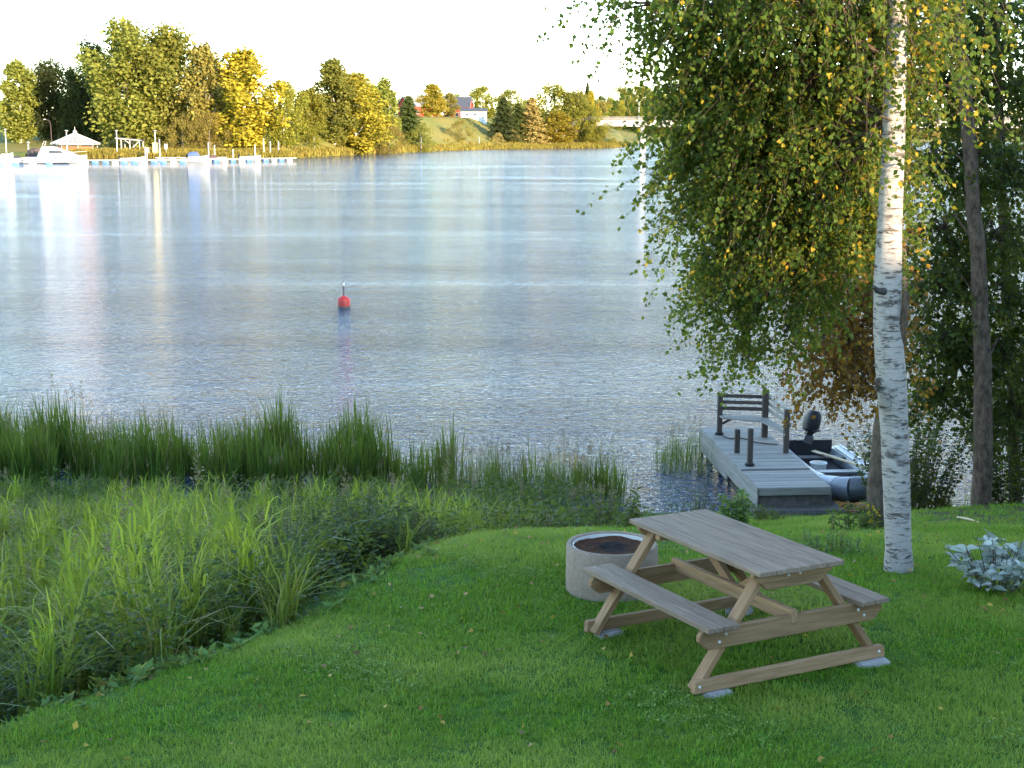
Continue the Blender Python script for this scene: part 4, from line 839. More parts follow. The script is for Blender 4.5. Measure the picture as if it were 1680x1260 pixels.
def signs():
    for px, yt, yb, w, y, mat, nm, lab in ((254, 234, 252, 1.1, 408, 'board_yellow', 'notice_board', 'narrow yellow notice board on the marina quay'), (241, 242, 250, .9, 404, 'white_paint', 'sign_board', 'small white sign board on the quay left of the notice board'), (272, 236, 244, .7, 410, 'white_paint', 'sign_board', 'small white sign on the quay right of the notice board'), (4, 252, 262, 1.2, 405, 'white_paint', 'sign_board', 'white sign board at the left picture edge')):
        a = aty(px, yt, y); z = max(WATER_Z, float(far_z(np.array([a.x]), np.array([float(y)]))[0])); T = thing(nm, lab, 'sign', (a.x, y, z)); h = a.z - z
        hb = (yb-yt)/F_PX*y; MB().box((0, 0, h-hb/2), (w*1.3, .12, hb)).obj('board', mat, T, bevel=.03); MB().box((0, .12, h/2-.3), (.14, .12, h+.5)).obj('post', 'lamp_metal', T)
signs()

# ------------------------------------------------------------------ near trees at the right
def path_tube(mb, pts, r0, r1, n=8, wob=0.0):
    pts = [Vector(p) for p in pts]; out = []
    for i in range(len(pts)-1):
        for t in (0, .5): out.append(pts[i].lerp(pts[i+1], t))
    out.append(pts[-1]); m = len(out)
    out = [p + Vector((random.uniform(-wob, wob), random.uniform(-wob, wob), 0)) if 0 < i < m-1 else p for i, p in enumerate(out)]
    mb.tube(out, [r0 + (r1-r0)*i/(m-1) for i in range(m)], n)
    return out
def canopy(root, clusters, trunk_pts, leafmat, leaf=.052, seed=1, limb_mat='dark_bark', droop=1.0, twig_leaves=15, limb_r=.030, stray=.0):
    """clusters: (point, radius, number of twigs, leaf-value shift). Limbs run from the trunk to every cluster, twigs hang from there and carry the leaves"""
    r = np.random.default_rng(seed); limbs, twigs = MB(), MB(); C, D, NN, LL, VV = [], [], [], [], []
    tp = [Vector(p) for p in trunk_pts]
    for c, R, n, sh in clusters:
        c = Vector(c); want = c.z + .5*R - .2*math.hypot(c.x-tp[0].x, c.y-tp[0].y); a = min(tp, key=lambda p: abs(p.z - want)); mid = a.lerp(c, .55) + Vector((0, 0, .35*R + .12*(c-a).length))
        path_tube(limbs, [a, mid, c], limb_r*min(1.6, (.35 + (c-a).length/5)), .007, 6, .03)
        for k in range(n):
            d = Vector(rand_dirs(1, .15, r)[0]); s = c + d*R*(r.random()**.4)*.95; out = Vector((d.x, d.y, 0)); l = r.uniform(.3, .75)
            if k % 2 == 0: path_tube(limbs, [mid.lerp(c, r.uniform(.4, 1)), c.lerp(s, .55) + Vector((0, 0, .08*R)), s], .008, .003, 3, .03)
            m = 5; tt = np.linspace(0, 1, m); o3 = np.array(out + Vector(r.normal(0, .35, 3))); P = np.array(s)[None] + o3[None]*l*.75*tt[:, None]; P[:, 2] -= l*droop*tt**1.6
            twigs.tube([tuple(q) for q in P], [.0030, .0026, .0022, .0018, .001], 3, cap=False)
            q = twig_leaves + r.integers(-4, 5); u = r.random(q)**.8; pos = np.stack([np.interp(u, tt, P[:, j]) for j in range(3)], 1) + r.normal(0, .028, (q, 3))
            C.append(pos); D.append(rand_dirs(q, -.9, r) + o3*.3); NN.append(rand_dirs(q, .4, r)); LL.append(r.uniform(.7, 1.2, q)*leaf); VV.append(np.clip(r.random(q)*.9 + r.normal(0, .06) + sh, 0, 1))
    C, D, NN, LL, VV = map(np.concatenate, (C, D, NN, LL, VV)); v, f = leaf_arrays(C, D, NN, LL, LL*.78, .15)
    o = link('crown', fast_mesh('crown', v, f, leafmat, np.repeat(VV, 2)), root); o['kind'] = 'stuff'
    limbs.obj('limbs', limb_mat, root, smooth=True)['kind'] = 'stuff'; t = twigs.obj('twigs', limb_mat, root); t['kind'] = 'stuff'
def cl(lst, scale=1.0): return [(aty(px, py, y), rp/F_PX*y, int(n*scale), sh) for px, py, rp, y, n, sh in lst]

def build_birch():
    y0 = 12.35; pts = []
    base = Vector((3.39, 12.35, gz(3.39, 12.35)))
    for px, py, dy in ((1475, 948, 0), (1474, 900, 0), (1471, 800, .02), (1467, 700, .04), (1463, 630, .05), (1456, 540, .06), (1456, 470, .08), (1459, 380, .12), (1463, 290, .16), (1467, 200, .2), (1470, 100, .24), (1473, 0, .28), (1476, -110, .32), (1480, -260, .4), (1478, -420, .5)):
        pts.append(aty(px, py, y0+dy))
    T = thing('birch_tree', 'white barked birch in the foreground right behind the picnic table', 'tree', base)
    P = [p - base for p in pts]; P[0].z = -.12
    rad = [.135, .118, .116, .117, .128, .121, .118, .108, .100, .092, .085, .077, .068, .055, .035]
    rr = []; qq = []
    for i in range(len(P)-1):
        for t in (0, .33, .66): qq.append(P[i].lerp(P[i+1], t)); rr.append((rad[i]*(1-t) + rad[i+1]*t)*random.uniform(.97, 1.03))
    qq.append(P[-1]); rr.append(rad[-1]); MB().tube(qq, rr, 20).obj('trunk', 'birch_bark', T, smooth=True)
    # knots, stubs and the broken limb
    def loc(px, py, dy=0): return aty(px, py, y0+dy) - base
    s = loc(1452, 668, -.06); MB().tube([s, loc(1449, 645, -.13), loc(1443, 629, -.16), loc(1440, 622, -.17)], [.05, .05, .042, .03], 10).obj('branch_stub', 'birch_bark', T, smooth=True)
    MB().lathe([(0, 0), (.036, 0), (.028, .012), (0, .016)], 10).obj('knot', 'dark_bark', T, loc=loc(1441, 627, -.19), rot=(math.radians(80), 0, .3))
    MB().tube([loc(1478, 566, .02), loc(1482, 530, -.02), loc(1486, 490, -.04), loc(1487, 478, -.04)], [.018, .026, .028, .022], 8).obj('broken_limb', 'dark_bark', T, smooth=True)
    MB().tube([loc(1450, 478, -.06), loc(1440, 477, -.14), loc(1433, 470, -.18)], [.034, .024, .015], 8).obj('branch_stub', 'pile_wood', T, smooth=True)
    left = [(1010, -20, 40, 13.4, 8, 0), (1030, 12, 22, 13.2, 5, 0), (1140, 30, 60, 13.5, 40, 0), (1200, 30, 100, 13.8, 90, 0), (1320, 30, 110, 13.2, 100, 0), (1420, 50, 90, 13.4, 70, .03), (1162, 130, 52, 13.8, 42, 0), (1190, 150, 90, 14.2, 90, 0), (1300, 150, 100, 13.4, 100, .02), (1400, 160, 90, 13.6, 80, .05),
            (1165, 230, 46, 14.2, 36, 0), (1200, 260, 95, 14.4, 95, .02), (1310, 270, 105, 13.8, 105, .03), (1400, 270, 80, 13.8, 66, .05), (1165, 320, 40, 14.5, 24, 0), (1205, 370, 66, 14.8, 56, 0), (1280, 390, 90, 14.4, 84, .02), (1380, 370, 85, 14.2, 74, .04),
            (1170, 440, 36, 14.8, 18, 0), (1210, 465, 58, 15, 36, 0), (1300, 470, 62, 14.6, 32, .03), (1215, 535, 36, 15, 14, 0), (1215, 575, 22, 15, 7, .04), (1290, 545, 40, 14.8, 9, .05),
            (1510, -20, 80, 13, 26, .03), (1530, 70, 60, 12.9, 12, .08), (1510, 150, 50, 12.8, 8, .1), (1435, 120, 40, 11.9, 6, .1), (1490, 20, 60, 11.9, 8, .08), (1425, 230, 30, 12.0, 5, .12), (1600, -30, 90, 13.2, 16, 0), (1380, -60, 120, 12, 60, 0), (1180, -70, 110, 12.6, 70, 0)]
    canopy(T, [(p-base, R, n, s) for p, R, n, s in cl(left, 2.1)], P[9:], 'birch_leaf', .056, 21, 'dark_bark', .75, 22, .022)
build_birch()
def build_brown_tree():
    y0 = 17.7; base = Vector((4.60, 17.7, gz(4.60, 17.7))); T = thing('brown_trunk_tree', 'brown trunked tree with rusty leaves half hidden behind the white birch', 'tree', base)
    P = [aty(px, py, y0+d)-base for px, py, d in ((1440, 892, 0), (1443, 800, 0), (1452, 700, 0), (1466, 600, .05), (1478, 520, .1), (1474, 420, .2), (1462, 300, .3), (1440, 150, .4), (1425, 0, .5), (1420, -120, .6))]
    P[0].z = -.15; mb = MB(); path_tube(mb, P, .155, .05, 14, .012); mb.obj('trunk', 'brown_bark', T, smooth=True)
    rust = [(1400, 430, 55, 16.6, 40, 0), (1415, 500, 50, 16.8, 40, .05), (1370, 480, 62, 16.6, 44, 0), (1395, 560, 50, 16.8, 40, 0), (1340, 560, 48, 16.6, 22, 0), (1370, 610, 40, 16.8, 22, 0), (1415, 620, 34, 16.8, 22, 0), (1430, 560, 34, 17.2, 20, .1), (1350, 400, 60, 16.8, 24, -.1), (1425, 360, 50, 16.9, 30, .1), (1482, 590, 16, 17.2, 4, .3)]
    canopy(T, [(p-base, R, n, s) for p, R, n, s in cl(rust, 1.6)], P[3:], 'brown_leaf', .07, 22, 'brown_bark', .8, 14, .028)
build_brown_tree()
def build_dark_tree():
    y0 = 21.6; base = Vector((7.13, 21.6, gz(7.13, 21.6))); T = thing('alder_tree', 'dark mossy trunked tree at the right with dense green crown', 'tree', base)
    P = [aty(px, py, y0+d)-base for px, py, d in ((1609, 845, 0), (1610, 780, 0), (1612, 690, 0), (1614, 600, 0), (1608, 500, .1), (1602, 400, .1), (1592, 280, .2), (1582, 150, .2), (1572, 20, .3), (1566, -120, .3))]
    P[0].z = -.15; mb = MB(); path_tube(mb, P, .155, .08, 14, .02); mb.obj('trunk', 'dark_bark', T, smooth=True)
    g = [(1540, 30, 85, 22.6, 50, 0), (1640, 30, 85, 22.6, 50, 0), (1545, 150, 70, 22.6, 44, 0), (1640, 160, 70, 22.8, 40, .03), (1525, 270, 55, 22.7, 30, 0), (1600, 260, 60, 22.4, 34, 0), (1665, 290, 60, 22.6, 36, .05), (1540, 380, 60, 22.9, 36, 0), (1640, 400, 70, 22.6, 46, .04), (1545, 470, 62, 22.4, 44, 0), (1655, 500, 62, 22.6, 46, .04),
         (1535, 560, 62, 22.4, 44, 0), (1650, 590, 65, 22.7, 50, .03), (1545, 650, 50, 23, 34, 0), (1580, 560, 46, 22.8, 26, 0), (1668, 680, 55, 22.7, 46, 0), (1590, 90, 60, 23, 24, .1), (1570, 420, 40, 22.9, 10, .12)]
    canopy(T, [(p-base, R, n, s) for p, R, n, s in cl(g, 2.5)], P[3:], 'alder_leaf', .085, 23, 'dark_bark', .6, 18, .035)
build_dark_tree()
def build_thin_tree():
    y0 = 25; base = Vector((aty(1652, 800, y0).x, y0, gz(aty(1652, 800, y0).x, y0))); T = thing('slender_tree', 'slender pale trunked tree at the right picture edge', 'tree', base)
    P = [aty(px, py, y0)-base for px, py in ((1668, 820), (1664, 700), (1656, 560), (1650, 440), (1644, 300), (1636, 150), (1630, 0), (1626, -120))]; P[0].z = -.2
    mb = MB(); path_tube(mb, P, .11, .05, 12, .015); mb.obj('trunk', 'dark_bark', T, smooth=True)
    g = [(1690, 100, 80, 25, 36, 0), (1690, 250, 80, 25, 36, 0), (1690, 420, 80, 25, 40, 0), (1700, 560, 80, 25, 40, 0), (1570, 100, 60, 25.5, 20, 0), (1580, 330, 40, 25.5, 14, 0), (1690, 640, 70, 24.6, 40, 0)]
    canopy(T, [(p-base, R, n, s) for p, R, n, s in cl(g, 2.2)], P[2:], 'alder_leaf', .09, 24, 'dark_bark', .7, 15, .03)
build_thin_tree()

# ------------------------------------------------------------------ shrubs and weeds, each a plant of its own
def leafy_plant(name, label, cat, loc, h, w, stems, leaves, mat, leaf=.06, seed=0, narrow=.6, top=None, spread=.5, up=.0, group=None, stem_mat='brown_bark'):
    r = np.random.default_rng(seed); T = thing(name, label, cat, loc, 0, group); sm = MB(); C, D, N, L, V = [], [], [], [], []
    tips = []
    for k in range(stems):
        a = r.random()*6.28; q = r.random()**.5*w*.5; hh = h*r.uniform(.62, 1.0)*(1-.25*q/(w*.5+1e-6)); b = np.array([q*spread*math.cos(a), q*spread*math.sin(a), -.04]); e = np.array([q*math.cos(a), q*math.sin(a), hh]); m = (b+e)/2 + np.array([0, 0, .05*h]) + r.normal(0, .02*h, 3)
        sm.tube([tuple(b), tuple(m), tuple(e)], [.006, .0045, .002], 4, cap=False); tips.append(e)
        u = r.uniform(.12, 1.02, leaves); pts = (1-u)[:, None]**2*b + (2*u*(1-u))[:, None]*m + (u**2)[:, None]*e
        aa = r.random(leaves)*6.28; d = np.stack([np.cos(aa), np.sin(aa), np.full(leaves, up) + r.normal(0, .3, leaves)], 1); C.append(pts + d*.012); D.append(d); N.append(rand_dirs(leaves, 1.6, r)); L.append(leaf*r.uniform(.6, 1.25, leaves)*(1.15-.45*u)); V.append(np.clip(r.random(leaves)*.9, 0, 1))
    C, D, N, L, V = map(np.concatenate, (C, D, N, L, V)); v, f = leaf_arrays(C, D, N, L, L*narrow, .12)
    sm.obj('stems', stem_mat, T)['kind'] = 'stuff'; o = link('foliage', fast_mesh('foliage', v, f, mat, np.repeat(V, 2)), T); o['kind'] = 'stuff'
    if top:
        e = np.repeat(np.array(tips), 26, 0) + r.normal(0, .022, (len(tips)*26, 3))*np.array([1, 1, 1.8]); n = len(e); v, f = leaf_arrays(e, rand_dirs(n, .3, r), rand_dirs(n, 0, r), .022, .016)
        o = link('seed_heads', fast_mesh('seed_heads', v, f, top, np.repeat(r.random(n), 2)), T); o['kind'] = 'stuff'
    return T
def at_ground(px, py): p = ground_hit(px, py); return p
PLANTS = [  # base pixel (where it meets the ground), height, width
 ('leafy_shrub', 'big dark leafy shrub at the foot of the lawn bank on the left', 'shrub', (-2.9, 13.0), 1.35, 1.9, 95, 100, 'shrub_leaf', .055, .5, None, .5),
 ('leafy_shrub', 'low dark shrub nearest the camera below the lawn edge', 'shrub', (-3.8, 11.0), .9, 1.9, 95, 90, 'shrub_leaf', .045, .55, None, .6),
 ('leafy_shrub', 'dark shrub left of the blue green herb clump', 'shrub', (-2.2, 14.6), 1.35, 1.6, 80, 90, 'shrub_leaf', .05, .5, None, .5),
 ('herb_clump', 'bushy blue green herb clump at the lawn corner', 'plant', (-1.4, 14.0), .85, 1.2, 76, 70, 'shrub_leaf', .07, .28, None, .7),
 ('herb_clump', 'leafy green herbs just right of the blue green clump', 'plant', (-1.0, 15.0), .55, .9, 36, 40, 'weed_leaf', .075, .45, None, .7),
 ('weed_clump', 'reddish weeds with seed heads left behind the fire pit', 'weed', (.15, 17.9), .78, 1.3, 34, 40, 'weed_leaf', .075, .5, 'seed_head', .6),
 ('weed_clump', 'tall brownish weeds straight behind the fire pit', 'weed', (1.05, 18.4), 1.05, 1.0, 22, 44, 'weed_leaf', .08, .5, 'seed_head', .5),
 ('weed_clump', 'low bramble weeds in front of the tall brownish weeds', 'weed', (.75, 17.2), .42, 1.5, 40, 36, 'weed_leaf', .075, .65, None, .8),
 ('weed_stalk', 'single drooping weed stalk standing against the water', 'weed', (1.62, 18.9), 1.0, .3, 5, 60, 'weed_leaf', .11, .5, 'seed_head', .3),
 ('weed_clump', 'low weeds beneath the single drooping stalk', 'weed', (1.75, 18.2), .45, 1.2, 30, 36, 'weed_leaf', .07, .55, None, .8),
 ('feathery_weed', 'feathery green weed behind the far edge of the tabletop', 'weed', (2.25, 19.3), .75, .55, 26, 60, 'weed_leaf', .045, .3, None, .6),
 ('feathery_weed', 'upright feathery weed left of the dock skirt', 'weed', (2.85, 21.2), .95, .4, 20, 64, 'weed_leaf', .05, .3, None, .5),
 ('feathery_weed', 'broad leaved weed at the corner of the dock', 'weed', (3.55, 22.6), .75, .6, 14, 26, 'edge_leaf', .14, .6, None, .6),
 ('low_weed', 'small leafy weed on the grass before the dock slab', 'weed', (4.25, 23.6), .35, .7, 22, 26, 'weed_leaf', .06, .6, None, .8),
 ('low_weed', 'leafy ground weed around the foot of the brown trunk', 'weed', (4.25, 17.2), .42, .9, 30, 30, 'weed_leaf', .065, .65, None, .8),
 ('low_weed', 'leafy ground weed between the birch foot and the table', 'weed', (3.0, 13.4), .22, .8, 26, 24, 'edge_leaf', .05, .7, None, .9),
 ('bank_shrub', 'green shrub at the water behind the white birch', 'shrub', (6.75, 24.2), 2.3, 2.2, 70, 80, 'alder_leaf', .085, .65, None, .5),
 ('bank_shrub', 'dense shrub behind the dark tree at the right edge', 'shrub', (8.5, 23.8), 2.9, 2.6, 80, 90, 'alder_leaf', .085, .65, None, .6),
 ('bank_shrub', 'shrub beside the dark trunk reaching out of the right edge', 'shrub', (8.75, 21.0), 2.0, 1.9, 60, 70, 'alder_leaf', .08, .65, None, .6),
]
for i, (nm, lab, cat, (x, y), h, w, st, lv, mat, lf, nar, top, sp) in enumerate(PLANTS):
    leafy_plant(nm, lab, cat, (x, y, gz(x, y)), h, w, st, lv, mat, lf, 100+i, nar, top, sp, group='wild plants on the bank')
def yellow_sprig():
    p = aty(1432, 815, 17.2); z = gz(p.x, 17.2); T = leafy_plant('yellow_sprig', 'small sprig of bright yellow leaves in front of the motorboat', 'plant', (p.x, 17.2, z), p.z-z+.12, .12, 4, 8, 'yellow_leaf', .09, 55, .8, None, .3)
yellow_sprig()
def silver_plant():
    """every large leaf is a part of its own"""
    x, y = 3.98, 11.55; z = gz(x, y); T = thing('silver_leaved_plant', 'silvery leaved bushy plant at the right edge of the lawn', 'plant', (x, y, z)); r = np.random.default_rng(5)
    vs = []; nx, ny = 7, 5; 
    for i in range(nx):
        t = i/(nx-1); wdt = .5*math.sin(math.pi*min(1, t**.75*.97+.015))**.8*.62
        for j in range(ny): s = j/(ny-1)*2-1; vs.append((s*wdt, t, .10*abs(s)*wdt*3 - .22*t*t + .015*math.sin(9*t)*s))
    fs = [(i*ny+j, i*ny+j+1, (i+1)*ny+j+1, (i+1)*ny+j) for i in range(nx-1) for j in range(ny-1)]
    mes = [fast_mesh('leaf', vs, fs, 'silver_leaf', np.full(len(fs), v), True) for v in (.15, .45, .7, .95)]
    stems = MB()
    for k in range(40):
        a = r.random()*6.28; q = r.random()**.5; e = np.array([.46*q*math.cos(a), .40*q*math.sin(a), .50*(1-.45*q*q)*r.uniform(.75, 1.05)]); b = e*np.array([.35, .35, 0]) - np.array([0, 0, .03])
        stems.tube([tuple(b), tuple((b+e)/2+np.array([0, 0, .03])), tuple(e)], [.005, .004, .003], 5)
        for m in range(7):
            u = r.uniform(.35, 1.0); p = b + (e-b)*u; o = link('leaf', mes[r.integers(0, 4)], T, tuple(p), (r.uniform(-.3, 1.1), r.normal(0, .45), r.random()*6.28)); s = r.uniform(.07, .13); o.scale = (s, s, s)
    stems.obj('stems', 'brown_bark', T)
silver_plant()

# ------------------------------------------------------------------ grass, reeds and other growth nobody could count
def edge_x(y): return np.interp(y, [5, 7, 8.6, 9.8, 11.2, 12.4, 14.3, 15.6, 16.6, 17.4], [-3.7, -3.45, -3.2, -2.35, -1.65, -1.15, -.87, -.6, -.1, .6])
def far_y(x): return np.interp(x, [.6, 2.0, 3.2, 4.2, 6.3, 9], [17.4, 18.3, 20.5, 24.6, 25.3, 24.5])
def tuft(n, rad, lo, hi, w, bend, mat, seed, heads=0, headmat='seed_head'):
    r = np.random.default_rng(seed); a = r.random(n)*6.28; q = rad*r.random(n)**.5; b = r.random(n)*6.28; c = np.stack([q*np.cos(b), q*np.sin(b), np.full(n, -.01)], 1)
    v, f = blade_arrays(c, np.stack([np.cos(a), np.sin(a)], 1), r.uniform(lo, hi, n), r.uniform(.7, 1.2, n)*w, r.uniform(*bend, n)); va = np.repeat(r.random(n), 5); mi = np.zeros(len(f), int)
    if heads:
        hz = r.uniform(hi*.85, hi*1.1, heads); hx = r.normal(0, rad*.8, (heads, 2)); m = 34
        for k in range(heads):
            cc = np.stack([hx[k, 0] + r.normal(0, .02, m), hx[k, 1] + r.normal(0, .02, m), hz[k] - r.random(m)*.22], 1); v2, f2 = leaf_arrays(cc, rand_dirs(m, .6, r), rand_dirs(m, 0, r), .035, .012); f = np.r_[f, f2+len(v)]; v = np.r_[v, v2]; va = np.r_[va, np.repeat(r.random(m), 2)]; mi = np.r_[mi, np.ones(len(f2), int)]
        s = np.stack([hx[:, 0], hx[:, 1], np.zeros(heads)], 1); v3, f3 = blade_arrays(s, np.tile([1., 0.], (heads, 1)), hz, .006, .0); f = np.r_[f, f3+len(v)]; v = np.r_[v, v3]; va = np.r_[va, np.full(len(f3), .9)]; mi = np.r_[mi, np.zeros(len(f3), int)]
    me = fast_mesh('tuft', v, f, mat, va)
    if heads: me.materials.append(MATS[headmat]); me.polygons.foreach_set('material_index', mi.astype(np.int32))
    return me
def up_rot(n, tilt=.12): return np.stack([rng.normal(0, tilt, n), rng.normal(0, tilt, n), rng.random(n)*6.28], 1)

def grow_lawn():
    src = [tuft(15, .055, .025, .062, .0042, (.2, 1.0), 'lawn_grass', 40+k) for k in range(5)]
    m = 175000; x = rng.uniform(-4.2, 9, m); y = 6.5 + 19.5*rng.random(m)**1.25
    keep = (x > edge_x(y) + .02*np.sin(y*9)) & (y < far_y(x)) & (np.abs(x) < .39*y + .8) & (rng.random(m) < np.clip(11/y, .35, 1)*.92)
    # bare and trodden spots, none inside the fire pit or under the big trunks
    keep &= (np.hypot(x-.81, y-11.45) > .40) & (np.hypot(x-3.39, y-12.35) > .15) & ~((x > 5.4 + .3*np.sin(y*3)) & (y > 16.5) & (rng.random(m) < .86)) & ~((np.hypot(x-4.3, y-15.4) < 1.3) & (rng.random(m) < .6))
    bare = np.sin(x*2.7+y*1.3)*np.sin(y*2.1-x*1.1+1) + .6*np.sin(x*5.1-y*3.7)*np.sin(y*4.3+x*2.9)
    keep &= ~((bare > 1.0) & (rng.random(m) < .55)) & ~((x < edge_x(y)+.5) & (bare > .3) & (rng.random(m) < .6))
    x, y = x[keep], y[keep]; n = len(x); z = ground_z(x, y)
    s = rng.uniform(.7, 1.25, n)*(1 + .22*np.sin(x*3.1+y)*np.sin(y*2.7-x*2))*np.interp(y, [7, 14, 25], [.95, 1.2, 1.7])
    tag(scatter('lawn_grass', np.c_[x, y, z], up_rot(n, .1), s, src), 'short mown green lawn grass', 'grass')
grow_lawn()
def grow_clover():
    src = []
    for k in range(3):
        r = np.random.default_rng(400+k); q = 22; a = r.random(q)*6.28; rad = .07*r.random(q)**.5; c = np.stack([rad*np.cos(a), rad*np.sin(a), .02+r.random(q)*.03], 1); b = r.random(q)*6.28
        v, f = leaf_arrays(c, np.stack([np.cos(b), np.sin(b), r.normal(.1, .2, q)], 1), rand_dirs(q, 2.5, r), r.uniform(.016, .03, q), r.uniform(.014, .024, q)); src.append(fast_mesh('clover', v, f, 'clover_leaf', np.repeat(r.random(q), 2)))
    m = 16000; x = rng.uniform(-3.6, 6.5, m); y = rng.uniform(7, 19, m); p = np.sin(x*1.7+.6*y+.8)*np.sin(y*1.5-x*.8+2.2) + .5*np.sin(x*4.1+y*3.3) + rng.normal(0, .25, m)
    k = (x > edge_x(y)) & (y < far_y(x)) & (p > .95) & (np.hypot(x-.81, y-11.45) > .42); x, y = x[k], y[k]; n = len(x)
    tag(scatter('clover_patches', np.c_[x, y, ground_z(x, y)], up_rot(n, .15), rng.uniform(.5, 1.0, n), src), 'paler clover and moss patches in the lawn', 'ground cover')
grow_clover()
def grow_bank():
    tall = [tuft(24, .14, .45, 1.35, .022, (.1, 1.1), 'tall_grass', 60+k, heads=1 if k == 3 else 0) for k in range(5)]
    SH = ((-2.9, 13.0, .95), (-2.2, 14.6, .8), (-1.4, 14.0, .7), (-3.8, 11.0, .85), (-3.0, 12.2, .7), (-2.0, 13.4, .6))
    def clear(x, y): return np.all([np.hypot(x-a, y-b) > c*(1 + .25*np.sin(7*x+5*y)) for a, b, c in SH], axis=0) | (rng.random(len(x)) < .07)
    m = 6200; x = rng.uniform(-14, 2.4, m); y = rng.uniform(8.3, 27.5, m); ex = np.where(y < 17.4, edge_x(y), np.interp(y, [17.4, 20, 27.5], [.9, 1.4, .6])); d = ex - x
    keep = (d > .25 + .35*np.sin(y*2.2)) & (np.abs(x) < .40*y + 1.2) & (rng.random(m) < np.clip((d-.1)/1.2, .3, 1)); patch = np.sin(x*1.1+1)*np.sin(y*.8-x*.4) + rng.normal(0, .5, m); keep &= (patch > -.05) & clear(x, y)
    x, y, d = x[keep], y[keep], d[keep]; n = len(x); z = ground_z(x, y); s = rng.uniform(.6, 1.35, n)*np.clip(.55 + d*.25, .55, 1.05)*np.interp(y, [13, 19, 25], [1, .8, .55])
    tag(scatter('tall_bank_grass', np.c_[x, y, z], up_rot(n, .10), s, tall), 'tall yellow green wild grass on the left bank', 'grass')
    src = []
    for k in range(4):
        r = np.random.default_rng(300+k); C, A, L, B = [], [], [], []
        for q in range(9):
            a = r.random()*6.28; rad = .17*r.random()**.5; x0, y0, hh = rad*math.cos(a), rad*math.sin(a), r.uniform(.75, 1.25); lx, ly = r.normal(0, .05, 2)
            C.append((x0, y0, 0)); A.append(a); L.append(hh); B.append(.06)
            for z in np.linspace(.2, .92, 8): C.append((x0+lx*z*0, y0, hh*z*.92)); A.append(r.random()*6.28); L.append(r.uniform(.26, .46)); B.append(r.uniform(.45, 1.15))
        A = np.array(A); n = len(A); v, f = blade_arrays(np.array(C), np.stack([np.cos(A), np.sin(A)], 1), np.array(L), r.uniform(.016, .028, n), np.array(B)); src.append(fast_mesh('reed_grass', v, f, 'reed_grass', np.repeat(np.clip(r.random(n)*.8 + r.normal(0, .1), 0, 1), 5)))
    m = 2100; x = rng.uniform(-12, 1.0, m); y = rng.uniform(9.5, 25, m); ex = np.where(y < 17.4, edge_x(y), .6); d = ex-x; pt = np.sin(x*1.3-y*.5+2)*np.sin(y*.9+x*.3+1) + rng.normal(0, .35, m)
    keep = clear(x, y) & (d > .6) & (np.abs(x) < .40*y+1) & (pt > .0 + .3*(x > -3) + .55*((d < 2.6) & (y > 12))); x, y, d = x[keep], y[keep], d[keep]; n = len(x)
    tag(scatter('leafy_reed_grass', np.c_[x, y, ground_z(x, y)], up_rot(n, .09), rng.uniform(.8, 1.4, n)*np.clip(.6+d*.18, .6, 1.05)*np.interp(y, [13, 18, 24], [1, .8, .55]), src), 'bright yellow green leafy reed grass on the left bank', 'grass')
    # broad-leaved undergrowth filling between
    und = []
    for k in range(4):
        r = np.random.default_rng(80+k); q = 130; a = r.random(q)*6.28; rad = .22*r.random(q)**.5; c = np.stack([rad*np.cos(a), rad*np.sin(a), r.random(q)**.8*.62*(1-.9*rad)], 1); v, f = leaf_arrays(c, np.stack([np.cos(a), np.sin(a), r.normal(.1, .4, q)], 1), rand_dirs(q, 1.5, r), r.uniform(.045, .085, q), r.uniform(.02, .04, q)); und.append(fast_mesh('herb', v, f, 'weed_leaf' if k % 2 else 'shrub_leaf', np.repeat(r.random(q)*.92, 2)))
    m = 5200; x = rng.uniform(-13, 2.8, m); y = rng.uniform(8.2, 27, m); ex = np.where(y < 17.4, edge_x(y), np.interp(y, [17.4, 20, 27], [1.0, 2.2, 1.6])); d = ex - x; keep = (d > .12) & (np.abs(x) < .40*y+1.2) & (rng.random(m) < np.interp(d, [.1, 1.2, 3, 6], [.8, .9, .45, .3])) & (np.sin(y*1.9+.5)*np.sin(x*1.3+y*.7) + rng.normal(0, .35, m) > -.15)
    x, y = x[keep], y[keep]; n = len(x); tag(scatter('bank_undergrowth', np.c_[x, y, ground_z(x, y)], up_rot(n, .15), rng.uniform(.6, 1.35, n), und), 'dark leafy undergrowth between the wild grasses', 'undergrowth')
    # pale broad leaves creeping along the lawn edge
    ed = []
    for k in range(3):
        r = np.random.default_rng(90+k); q = 16; a = r.random(q)*6.28; c = np.stack([r.normal(0, .05, q), r.normal(0, .05, q), r.random(q)*.05], 1); v, f = leaf_arrays(c, np.stack([np.cos(a), np.sin(a), r.uniform(.1, .8, q)], 1), rand_dirs(q, 2, r), r.uniform(.06, .13, q), r.uniform(.03, .065, q)); ed.append(fast_mesh('rosette', v, f, 'edge_leaf', np.repeat(r.random(q), 2)))
    m = 420; y = rng.uniform(8.2, 16.6, m); x = edge_x(y) + rng.normal(-.10, .20, m) + .12*np.sin(y*5)*np.sin(y*2.3); kk = np.sin(y*4.1)+rng.normal(0, .6, m) > -.3; x, y = x[kk], y[kk]; m = len(x); tag(scatter('edge_plants', np.c_[x, y, ground_z(x, y)], up_rot(m, .2), rng.uniform(.3, 1.0, m), ed), 'low pale broad leaved plants along the lawn edge', 'ground cover')
grow_bank()
